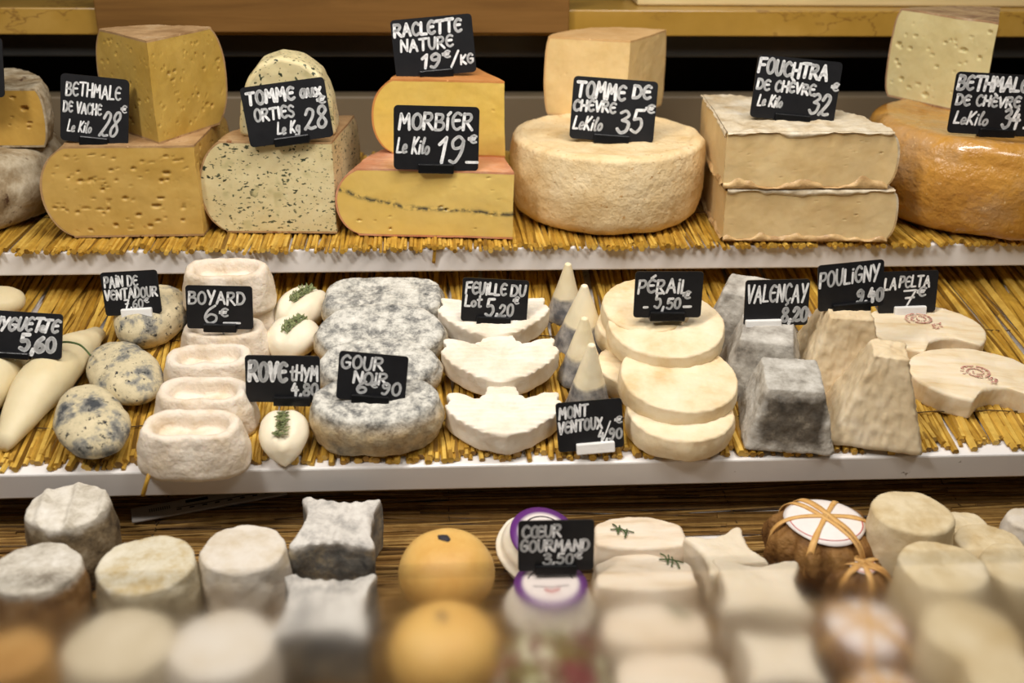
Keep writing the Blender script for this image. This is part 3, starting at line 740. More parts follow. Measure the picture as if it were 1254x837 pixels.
def pyramid(b, t, Hh, rz_soft, seed, amp=.0015, s=60, wr=0):
    bm = bmesh.new(); N = 22; p = [(0, 0, 0), (.5, 0, 0), (.85, 0, 0), (.97, 0, 0)]
    for i in range(N+1): f = i/N; p.append(((1+(t/b-1)*f), 0, .0015+(Hh-.003)*f))
    for i in range(10): p.append((t/b*(.975-.97*i/10), 0, Hh))
    p.append((0, 0, Hh)); polar(bm, r_super(b/2, b/2, 16), p, 256)
    if wr:
        bm.normal_update()
        new = [v.co+v.normal*wr*fbm(Vector((v.co.x*1.0, v.co.y*1.0, v.co.z*2.2)), 120, 2)*(1 if v.co.z > .004 else 0) for v in bm.verts]
        for v, c_ in zip(bm.verts, new): v.co = c_
    rough(bm, amp, s, seed, 3); return bm
G = 'ash-grey truncated pyramid cheeses'
k = kmid((960, 545))
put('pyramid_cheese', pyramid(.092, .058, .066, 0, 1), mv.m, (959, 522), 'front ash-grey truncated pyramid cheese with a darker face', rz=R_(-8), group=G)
put('pyramid_cheese', pyramid(.094, .056, .070, 0, 2), m_val, (929, 469), 'middle ash-grey truncated pyramid cheese behind the front one', rz=R_(-16), group=G)
put('pyramid_cheese', pyramid(.086, .050, .068, 0, 3), m_val, (907, 412), 'rear ash-grey truncated pyramid cheese, its top corner beside the tag', rz=R_(-24), group=G)
m_poul = organic('white_wrinkled_pyramid', ((.3, S(200, 174, 132)), (.55, S(222, 202, 166)), (.75, S(232, 218, 192))), 16, .7, ((60, .3, .003),), sss=.1)
G = 'tall white pyramid cheeses'
put('pyramid_cheese', pyramid(.094, .034, .094, 0, 5, .001, 60, .0016), m_poul, (1067, 519), 'tall wrinkled white pyramid cheese in front', rz=R_(-14), group=G)
put('pyramid_cheese', pyramid(.098, .046, .086, 0, 6, .001, 60, .0016), m_poul, (1022, 458), 'tall white pyramid cheese behind, carrying its tag', rz=R_(-8), group=G)

# shield-shaped cheeses with a bite
m_pel = organic('striped_cream_rind', ((.3, S(220, 190, 138)), (.5, S(234, 216, 182)), (.75, S(238, 226, 204))), 10, .6, ((80, .25, .002),), stretch=(1, 6, 1), sss=.1)
m_stamp = organic('red_print', ((.40, S(186, 120, 108)), (.6, S(222, 186, 164))), 300, .7)
def pelta(a, b, bite, Hh, seed):
    pts = []
    for i in range(120):
        t = 2*PI*i/120; x, y = a*math.cos(t), b*math.sin(t)
        pts.append((x, y))
    bx, by, br = bite; out = []
    for (x, y) in pts:
        dx, dy = x-bx, y-by; d = math.hypot(dx, dy)
        if d < br:                                        # pushed up to the bite circle along the radial line
            L = math.hypot(x, y); ux, uy = x/L, y/L
            pb_ = ux*bx+uy*by; disc = pb_*pb_-(bx*bx+by*by-br*br); s_ = pb_-math.sqrt(max(0, disc)); out.append((ux*s_, uy*s_))
        else: out.append((x, y))
    bm = bmesh.new(); polar(bm, r_poly(out, 2), prof_puck(Hh, .003, .004, lambda f: .0015*f, 8, 18), 220); rough(bm, .0010, 50, seed, 3); return bm
def stamp(par, x, y, z, s):
    bm = bmesh.new()
    def rib(pts, w_):
        for a_1, b_1 in zip(pts, pts[1:]):
            a_1, b_1 = Vector(a_1), Vector(b_1); d = (b_1-a_1); n_ = Vector((-d.y, d.x, 0)).normalized()*w_/2
            q = [a_1+n_, a_1-n_, b_1-n_, b_1+n_]; up = [bm.verts.new(v+Vector((0, 0, .0004))) for v in q]; dn = [bm.verts.new(v) for v in q]
            bm.faces.new(up[::-1])
            for e_ in range(4): bm.faces.new((up[e_], up[(e_+1) % 4], dn[(e_+1) % 4], dn[e_]))
    rs = random.Random(int(s*1e4)); pts = []
    for i in range(64):
        t = i/63*4.4*PI; r = s*(.18+.82*i/63); pts.append((x+r*math.cos(t+2.6), y+r*.75*math.sin(t+2.6), z))
    for i in range(0, 63):
        if rs.random() < .8: rib(pts[i:i+2], s*.075)
    for i in range(20, 63, 2):
        c_ = Vector(pts[i]); inn = Vector((x, y, z)).lerp(c_, .78); rib([c_, inn], s*.05)
    for j in range(14):
        px_, py_ = x+s*(.75+rs.uniform(-.25, .4)), y-s*(.75+rs.uniform(-.3, .35)); rib([(px_, py_, z), (px_+s*rs.uniform(.05, .2), py_+s*rs.uniform(-.12, .12), z)], s*.08)
    mesh_obj('stamp', bm, m_stamp, par, smooth=False)
G = 'cream shield-shaped cheeses with a bite cut out'
k = kmid((1190, 480))
o = put('shield_cheese', pelta(80*k, 58*k, (28*k, -62*k, 38*k), .026, 1), m_pel, (1188, 482), 'front cream shield-shaped cheese stamped with a red spiral', rz=R_(-12), group=G); stamp(o, 0, -.0, .0285, 20*k)
k = kmid((1130, 405))
o = put('shield_cheese', pelta(70*k, 54*k, (22*k, -58*k, 36*k), .026, 2), m_pel, (1128, 424), 'rear cream shield-shaped cheese with yellow stripes, behind the pyramids', rz=R_(-6), group=G); stamp(o, -.004, .014, .0285, 18*k)

# ------------------------------------------------------------------ bottom shelf cheeses
def on_top(px, Hh): 
    P = hit_z(px[0], px[1], ZB+Hh); return Vector((P.x, P.y, ZB)), mpp(P)
def putb(name, bm, m, px, Hh, label, rz=0, extra=None, group=None, cat='cheese'):
    P, k = on_top(px, Hh); o = mesh_obj(name, bm, m, None, TRS(P, rz, None, extra)); return tag(o, label, cat, group)
def kb(px, Hh): return on_top(px, Hh)[1]
def crottin(r, Hh, seed, taper=.003, ridg=False, amp=.002, rt=.004):
    bm = bmesh.new(); polar(bm, r_circle(r), prof_puck(Hh, .005, rt, lambda f: .0015*math.sin(f*PI*.5), 14, 14, .002, taper), 100)
    if ridg:
        for v in bm.verts:
            if v.co.z > Hh*.95:
                q = math.sin(v.co.x*230+.5); v.co.z += .0030*max(0, q)**4
    rough(bm, amp, 40, seed, 4); return bm
def crot_mat(name, top, side, spots=None, zt=.05):
    m = Mat(name, .75, .3)
    z = m.math('ADD', m.sep()[2], m.math('MULTIPLY', m.math('SUBTRACT', m.noise(60, 3), .5), .012))
    ct = m.ramp(m.noise(40, 5, .7), (.32, top[0]), (.52, top[1]), (.72, top[2])); cs = m.ramp(m.noise(35, 5, .7), (.32, side[0]), (.5, side[1]), (.72, side[2]))
    c = m.mix(m.ramp(z, (zt-.006, (0, 0, 0)), (zt, (1, 1, 1))), cs, ct)
    for (s_, th, wd, col) in (spots or []):
        c = m.mix(m.ramp(m.noise(s_, 4, .7), (th, (0, 0, 0)), (th+wd, (1, 1, 1))), c, col)
    m.color(c); m.bump(m.noise(110, 4, .6), .45, .003); m.bump(m.noise(40, 3), .3, .003); return m.m
GREYT = (S(140, 130, 114), S(198, 190, 174), S(224, 218, 206)); GREYS = (S(66, 54, 40), S(128, 110, 82), S(178, 164, 136))
mA = crot_mat('white_topped_grey_rind', (S(170, 160, 140), S(214, 206, 190), S(232, 226, 214)), GREYS, zt=.068)
mB = crot_mat('brown_grey_rind', GREYT, (S(96, 66, 34), S(146, 108, 62), S(190, 166, 126)), zt=.064)
mC = crot_mat('yellowish_rind', (S(186, 164, 118), S(208, 198, 172), S(222, 214, 194)), (S(116, 102, 76), S(164, 150, 120), S(198, 186, 158)), zt=.054)
mD = organic('pale_bloomy_rind', ((.3, S(198, 182, 154)), (.55, S(216, 206, 190)), (.8, S(224, 217, 204))), 30, .75, ((120, .4, .002), (40, .35, .003)))
G = 'small drum-shaped goat cheeses'
def drum(px, wpx, Hh, mat_, label, seed, rz=0, ex=None, **kw):
    k = kb(px, Hh); return putb('drum_cheese', crottin(wpx/2*k+.002, Hh, seed, **kw), mat_, px, Hh, label, rz, ex, G)
drum((83, 619), 102, .072, mA, 'tall grey drum cheese with white ridged top, back left corner', 1, R_(8), ridg=True)
drum((44, 694), 108, .068, mB, 'brownish drum cheese with grey furry top at the left', 2)
drum((179, 690), 120, .058, mC, 'low drum cheese with yellow-stained top beside the grey ridged one', 3)
drum((298, 671), 106, .056, mD, 'clean white drum cheese left of the waisted grey block', 4)
mE = organic('brown_orange_rind', ((.3, S(150, 106, 50)), (.55, S(182, 138, 76)), (.8, S(204, 168, 112))), 26, .7)
mF = organic('greyish_cream_rind', ((.3, S(180, 164, 132)), (.55, S(206, 192, 164)), (.8, S(220, 210, 188))), 26, .7)
drum((12, 800), 100, .070, mE, 'brown drum cheese cut by the lower left corner', 5)
drum((146, 786), 136, .058, mF, 'front drum cheese at left, third column from the left edge', 6)
drum((272, 788), 132, .056, mD, 'front white drum cheese left of the front waisted block', 7)
drum((1118, 626), 100, .080, mD2 := organic('cream_bloomy_rind', ((.3, S(190, 164, 116)), (.55, S(216, 198, 160)), (.8, S(228, 214, 186))), 26, .7, ((110, .4, .002), (40, .35, .003))), 'tall cream drum cheese right of the leaf-wrapped parcel', 8)
drum((1155, 692), 108, .078, mD2, 'cream drum cheese just in front of the tall one', 9)
drum((1190, 772), 120, .076, mD2, 'large cream drum cheese near the lower right corner', 10)
drum((1240, 832), 110, .076, mD2, 'cream drum cheese in the lower right corner', 11)
drum((1182, 640), 60, .050, mD2, 'small cream drum at the back right behind the tall one', 12)
drum((1213, 664), 84, .052, mD2, 'small ridged cream drum, second at the right', 13)
drum((1250, 692), 96, .056, mD2, 'cream drum at the right edge below the small ones', 14)
drum((1258, 634), 52, .050, mD, 'speckled grey drum at the right edge of the lowest shelf', 15)
# waisted grey blocks
WAIST = []
for i in range(160):
    t = 2*PI*i/160; x, y = math.cos(t), math.sin(t); q = (abs(x)**8+abs(y)**8)**(-1/8.); x *= q; y *= q
    f = 1-.13*math.cos(2*math.atan2(y, x))**2*1.0; WAIST.append((x*(1-.34*(1-y*y)), y*(1-.34*(1-x*x))))
def waist(W, D, Hh, seed, rt=.004, strp=True):
    bm = bmesh.new(); polar(bm, r_poly([(x*W/2, y*D/2) for x, y in WAIST], 5), prof_puck(Hh, .003, rt, None, 14, 14, .0), 160)
    if strp:
        for v in bm.verts:
            if v.co.z > Hh*.95: v.co.z += .0008*math.sin(v.co.x*560)
    rough(bm, .0022, 36, seed, 4); return bm
mW = crot_mat('ash_sided_white_top', (S(150, 146, 140), S(206, 200, 190), S(226, 222, 212)), (S(70, 70, 68), S(116, 112, 104), S(176, 160, 128)), zt=.055)
G2 = 'waisted grey block cheeses'
k = kb((413, 638), .058); putb('block_cheese', waist(122*k, .100, .058, 1), mW, (413, 638), .058, 'waisted block cheese with white ridged top and ash-grey sides, behind', R_(-3), group=G2)
k = kb((398, 738), .058); putb('block_cheese', waist(142*k, .100, .058, 2), mW, (398, 738), .058, 'front waisted block cheese with ash-grey sides, low in the picture', R_(-2), group=G2)
# orange rounds
m_or = organic('orange_smooth_rind', ((.3, S(208, 156, 78)), (.55, S(222, 178, 100)), (.8, S(232, 198, 132))), 14, .5, ((60, .2, .003),), sss=.1)
m_blk = organic('dark_mark', ((.3, S(36, 34, 40)), (.7, S(60, 56, 60))), 60, .7)
def ball(r, Hh, seed):
    bm = bmesh.new(); p = []
    for i in range(37):
        u = -PI/2+PI*i/36; p.append((0 if i in (0, 36) else math.cos(u)**.8, 0, max(.0, Hh/2*(1+math.sin(u)))))
    polar(bm, r_circle(r), p, 80); rough(bm, .0014, 24, seed, 2); return bm
for (px, wpx, Hh, lb, sd) in (((547, 693), 118, .070, 'round orange cheese with a black mark on top, behind', 1), ((545, 792), 142, .070, 'front round orange cheese with a black mark, low in the picture', 2)):
    P = hit_z(px[0], px[1]+4, ZB+Hh*.55); P.z = ZB; k = mpp(P); r = wpx/2*k*.96
    o = mesh_obj('round_cheese', ball(r, Hh, sd), m_or, None, Matrix.Translation(P)); tag(o, lb, 'cheese', 'round orange cheeses')
    bm = bmesh.new(); polar(bm, r_poly([(.006, -.002), (.003, .004), (-.001, .0045), (-.006, .004), (-.005, -.002), (-.001, -.004), (.004, -.006)], 8), [(0, 0, -.002), (1, 0, -.002), (1, 0, .0008), (.6, 0, .0015), (0, 0, .0018)], 40)
    mesh_obj('dark_mark', bm, m_blk, o, Matrix.Translation((-.002, .004, Hh-.0006)))
# domed white cheeses with round labels
m_dome = organic('white_dome_rind', ((.3, S(226, 214, 190)), (.7, S(240, 232, 214))), 20, .6, ((110, .3, .002),), sss=.1)
ml = Mat('ring_label', .35, .4)
rr2 = ml.N('ShaderNodeVectorMath'); rr2.operation = 'LENGTH'; ml.L(ml.raw, rr2.inputs[0])
ml.color(ml.mix(ml.ramp(rr2.outputs['Value'], (.0245, (0, 0, 0)), (.025, (1, 1, 1))), S(226, 214, 206), S(98, 44, 116)))
m_red = organic('red_ink', ((.3, S(196, 70, 64)), (.7, S(206, 84, 76))), 40, .5)
m_ink2 = organic('dark_ink', ((.3, S(60, 50, 60)), (.7, S(70, 60, 70))), 40, .5)
def dome_cheese(px, wpx, Hh, label, seed, lean):
    P = hit_z(px[0], px[1], ZB+Hh); P.z = ZB; k = mpp(P)
    bm = bmesh.new(); polar(bm, r_circle(wpx/2*k), prof_puck(Hh, .012, .016, lambda f: .004*math.sin(f*PI/2), 10, 14, .004), 90); rough(bm, .001, 40, seed)
    o = mesh_obj('labelled_cheese', bm, m_dome, None, TRS(P, 0, None, lean)); tag(o, label, 'cheese', 'white cheeses with purple ring labels')
    bm = bmesh.new(); polar(bm, r_circle(.033), [(0, 0, -.001), (1, 0, -.001), (1, 0, .0006), (.8, 0, .0014), (.5, 0, .0018), (0, 0, .002)], 64)
    lb = mesh_obj('paper_label', bm, ml.m, o, Matrix.Translation((.0, .0, Hh+.0032)))
    bm = bmesh.new(); tube(bm, [(.021*math.cos(t/20*PI*.8+.3), .021*math.sin(t/20*PI*.8+.3), .0018) for t in range(21)], .0007, 4)
    tube(bm, [(-.016, -.004, .0022), (0, -.006, .0022), (.016, -.004, .0022)], .0005, 4)
    mesh_obj('printed_lines', bm, m_ink2, lb)
    bm = bmesh.new(); tube(bm, smooth_line([(-.006, -.009, .0022), (0, -.012, .0022), (.007, -.009, .0022)], 5), .0012, 5); mesh_obj('printed_smile', bm, m_red, lb)
    return o
dome_cheese((656, 661), 96, .036, 'white domed cheese with purple ring label, half hidden behind the tag', 1, RX(18) @ RY(10)).location.z += .012
dome_cheese((674, 718), 100, .038, 'white domed cheese with purple ring label in front of the tag', 2, RX(2))
# herb and flower coated cheese
mfl = Mat('flower_coating', .75, .3)
cb = mfl.ramp(mfl.noise(60, 5), (.35, S(206, 200, 160)), (.6, S(226, 220, 188)))
cb = mfl.mix(mfl.ramp(mfl.noise(32, 2), (.46, (0, 0, 0)), (.52, (1, 1, 1))), cb, S(112, 106, 36))
cb = mfl.mix(mfl.ramp(mfl.noise(38, 3, .6, (1.1, .9, 1)), (.50, (0, 0, 0)), (.55, (1, 1, 1))), cb, S(116, 40, 46))
mfl.color(cb); mfl.bump(mfl.noise(90, 4), .7, .004)
k = kb((676, 806), .05); o = putb('flower_cheese', puck(68*k, 66*k, .05, 9, .014, .004, .002, 2.1, lambda f: .004*f), mfl.m, (676, 806), .05, 'round cheese coated in dried flowers and herbs at the bottom centre', group=None)
bm = bmesh.new(); rs = random.Random(5)
for i in range(150):
    t = rs.uniform(0, 2*PI); r = .046*math.sqrt(rs.random()); p = Vector((r*math.cos(t), r*math.sin(t), .0535)); d = Vector((rs.uniform(-1, 1), rs.uniform(-1, 1), rs.uniform(-.1, .5))).normalized(); s2 = d.cross(Vector((0, 0, 1))).normalized()
    ln, wd = rs.uniform(.004, .009), rs.uniform(.001, .003); q = [p-d*ln/2, p+s2*wd, p+d*ln/2, p-s2*wd]
    a1 = [bm.verts.new(v+Vector((0, 0, .0004))) for v in q]; a2 = [bm.verts.new(v-Vector((0, 0, .0004))) for v in q]
    bm.faces.new(a1); bm.faces.new(a2[::-1])
    for e_ in range(4): bm.faces.new((a1[e_], a2[e_], a2[(e_+1) % 4], a1[(e_+1) % 4]))
m_pet = straw_mat('dried_petals', S(96, 40, 48), S(128, 58, 60), S(112, 110, 48), S(150, 140, 84))
pe = mesh_obj('dried_flowers', bm, m_pet, o, smooth=False); pe['kind'] = 'stuff'
# soft white bars
m_bar = organic('soft_white_bar', ((.3, S(206, 182, 148)), (.5, S(226, 208, 182)), (.75, S(233, 221, 202))), 14, .65, ((90, .3, .002),), stretch=(1, 5, 1), sss=.1)
BAR = [(-1, -.42), (-.96, .28), (-.6, .48), (-.2, .56), (.25, .56), (.65, .46), (.97, .24), (1, -.42), (.6, -.52), (0, -.56), (-.6, -.52)]
G3 = 'soft white bars with a herb sprig'
BARS = [((783, 652), 112, 'rear soft white bar cheese with a dark herb sprig, right of the tag', (-.018, .000)), ((789, 700), 124, 'second soft white bar cheese, herb sprig at its right end', (.026, .012)), ((802, 764), 130, 'third soft white bar cheese, low in the picture', (.022, .012)), ((822, 826), 136, 'front soft white bar cheese at the bottom edge', None)]
for i, (px, wpx, lb, hp) in enumerate(BARS):
    k = kb(px, .04); bm = bmesh.new()
    polar(bm, r_poly([(x*wpx/2*k, y*.048) for x, y in BAR], 4), prof_puck(.040, .005, .004, lambda f: .0015*f, 10, 14, .003), 130); rough(bm, .0012, 40, i, 3)
    o = putb('bar_cheese', bm, m_bar, px, .040, lb, R_(-2), group=G3)
    if hp:
        bm = bmesh.new(); P, _ = on_top(px, .04)
        for j in range(4):
            a_1 = R_(-60+rnd.uniform(-50, 40)); q = Vector((j*.003-.005, .004-j*.003, 0)); d = Vector((math.cos(a_1), math.sin(a_1), 0))*.007
            tube(bm, smooth_line([q-d, q+Vector((.001, .001, .001)), q+d], 4), .0008, 5)
        tube(bm, smooth_line([(-.010, .002, 0), (0, 0, .001), (.012, -.004, 0)], 5), .0007, 5)
        s_ = mesh_obj('herb_sprig', bm, m_green, None, Matrix.Translation(P+Vector((hp[0], hp[1], .0425)))); tag(s_, 'dark herb sprig lying on the '+('rear', 'second', 'third')[i]+' soft white bar cheese', 'herb', 'herb sprigs on the soft white bars')
# star-shaped blocks
m_star = organic('soft_white_star', ((.3, S(214, 196, 164)), (.6, S(228, 214, 190)), (.8, S(234, 224, 206))), 12, .6, ((90, .25, .002), (30, .2, .003)), sss=.1)
G4 = 'four-pointed white cheeses'
for i, (px, wpx, Hh, rz, lb) in enumerate((((889, 672), 96, .048, 14, 'rear four-pointed white cheese beside the leaf parcel'), ((932, 716), 132, .050, -6, 'middle four-pointed white cheese, largest of its row'), ((958, 805), 118, .048, -4, 'front four-pointed white cheese near the bottom edge'))):
    k = kb(px, Hh); putb('star_cheese', waist(wpx*k, wpx*k*.98, Hh, 11+i, .005, False), m_star, px, Hh, lb, R_(rz), group=G4)
# leaf-wrapped parcels
m_leaf = organic('dry_brown_leaf', ((.3, S(70, 44, 18)), (.5, S(118, 80, 36)), (.72, S(158, 116, 60))), 26, .7, ((38, .9, .008), (120, .5, .003)))
m_paper = organic('white_paper_label', ((.3, S(232, 222, 214)), (.7, S(240, 232, 226))), 60, .6)
m_raf = organic('raffia', ((.3, S(206, 152, 80)), (.7, S(228, 184, 116))), 30, .55, ((120, .3, .001),), stretch=(3, 3, 3))
def dome_z(r, R, Hh):   # surface height of the parcel at radius r
    q = min(1, r/R); return Hh*.5+Hh*.5*(1-q**3.2)**(1/2.2)
def parcel(px, wpx, Hh, label, seed, lean=None, label_r=.73, base=0):
    P, k = on_top(px, Hh); P.z += base; Rr = wpx/2*k; rs = random.Random(seed)
    root = empty('leaf_wrapped_cheese', TRS(P, R_(seed*17), None, lean), label, 'cheese', 'leaf-wrapped cheese parcels')
    bm = bmesh.new(); pr_ = [(0, 0, 0), (.6, 0, .0)]
    for i in range(9): q = i/8; pr_.append((.84+.16*math.sin(PI/2*q), 0, Hh*.5*(1-math.cos(PI/2*q))**.8))
    for i in range(1, 22): q = 1-i/22; pr_.append((q, 0, dome_z(q*Rr, Rr, Hh)))
    pr_.append((0, 0, Hh)); polar(bm, r_circle(Rr), pr_, 110)
    for v in bm.verts:
        t = math.atan2(v.co.y, v.co.x); rr = Vector((v.co.x, v.co.y, 0)).length/Rr
        f = rr**2*.0045*(math.sin(t*9+3*noise.noise(v.co*18+Vector((seed, 0, 0))))+.6*math.sin(t*17+v.co.z*90)); v.co += Vector((v.co.x, v.co.y, 0)).normalized()*f
    rough(bm, .002, 34, seed, 3); mesh_obj('leaf_wrap', bm, m_leaf, root)
    bm = bmesh.new(); lr = Rr*label_r; rings = [(0, 0, 0)]; n = 64; prev = None
    for j in range(9):
        r = lr*j/8; ring = []
        for i in range(n):
            t = 2*PI*i/n; r2 = r*(1+.03*math.sin(3*t+seed)); z = dome_z(r2, Rr, Hh)+.0022
            ring.append(bm.verts.new((r2*math.cos(t), r2*math.sin(t), z)))
        if prev:
            for i in range(n): bm.faces.new((prev[i], prev[(i+1) % n], ring[(i+1) % n], ring[i])[::-1])
        prev = ring
    bmesh.ops.remove_doubles(bm, verts=bm.verts, dist=1e-6); bmesh.ops.recalc_face_normals(bm, faces=bm.faces)
    lab = mesh_obj('paper_label', bm, m_paper, root); sm = lab.modifiers.new('thick', 'SOLIDIFY'); sm.thickness = .0006; sm.offset = 1
    bm = bmesh.new(); pts = [(lr*.9*math.cos(t), lr*.9*math.sin(t), dome_z(lr*.9, Rr, Hh)+.0030) for t in [PI*.9+PI*1.0*i/40 for i in range(41)]]; tube(bm, pts, .0005, 4); mesh_obj('printed_line', bm, m_red, lab)
    bm = bmesh.new()
    for a_1 in (R_(100), R_(40), R_(160)):
        for off, wd in ((0, .0065),) if a_1 != R_(100) else ((-.0035, .0075), (.0035, .006)):
            row = []
            for i in range(41):
                u = -1+2*i/40; r = u*Rr*1.02; dx, dy = math.cos(a_1), math.sin(a_1)
                z = dome_z(abs(r), Rr, Hh)+.0042 if abs(u) < .97 else Hh*.42
                ww = wd*(.8+.3*noise.noise(Vector((u*3, a_1, seed)))); o2 = off*(1+u)
                c_ = Vector((r*dx-o2*dy, r*dy+o2*dx, z)); sd = Vector((-dy, dx, 0))*ww/2
                row.append([bm.verts.new(c_+sd), bm.verts.new(c_-sd), bm.verts.new(c_-sd-Vector((dx*u, dy*u, 1))*.001), bm.verts.new(c_+sd-Vector((dx*u, dy*u, 1))*.001)])
            for A_, B_ in zip(row, row[1:]):
                for e_ in range(4): bm.faces.new((A_[e_], A_[(e_+1) % 4], B_[(e_+1) % 4], B_[e_]))
            bm.faces.new(row[0]); bm.faces.new(row[-1][::-1])
    bmesh.ops.recalc_face_normals(bm, faces=bm.faces); mesh_obj('raffia_tie', bm, m_raf, root)
    return root
parcel((1056, 694), 74, .040, 'small leaf-wrapped parcel, mostly hidden behind the big parcel', 3, None, .45)
parcel((1011, 636), 134, .058, 'brown leaf-wrapped cheese tied with raffia over a white label, behind', 1, None)
parcel((1060, 762), 128, .056, 'front leaf-wrapped cheese with raffia, low in the picture at right', 2, RX(4))
parcel((1088, 846), 110, .050, 'leaf-wrapped cheese cut by the bottom edge at right', 4)
# plastic strip lying on the straw
P0, P1 = hit_z(162, 642, ZB+.002), hit_z(352, 607, ZB+.002); d = P1-P0; L = d.length; W_ = .026
m_strip = organic('clear_strip', ((.3, S(170, 164, 156)), (.7, S(184, 178, 170))), 20, .25)
bm = bmesh.new(); box(bm, 0, L, 0, W_, 0, .0025, .0008)
st = mesh_obj('plastic_strip', bm, m_strip, None, Matrix.Translation(P0) @ Matrix.Rotation(math.atan2(d.y, d.x), 4, 'Z'), smooth=False); tag(st, 'greyish plastic strip with dark marks lying on the lowest straw mat under the shelf', 'strip')
bm = bmesh.new()
for i in range(10): box(bm, .018+i*.0022, .019+i*.0022, .012, .018, .0025, .0028)
for i in range(9): box(bm, .045+i*.013, .050+i*.013, .0065, .0085, .0025, .0028)
box(bm, .055, .078, .017, .022, .0025, .0028); box(bm, .105, .112, .017, .022, .0025, .0028); box(bm, .045, L-.01, .0105, .0115, .0025, .0028)
mesh_obj('printed_marks', bm, m_clip, st, smooth=False)

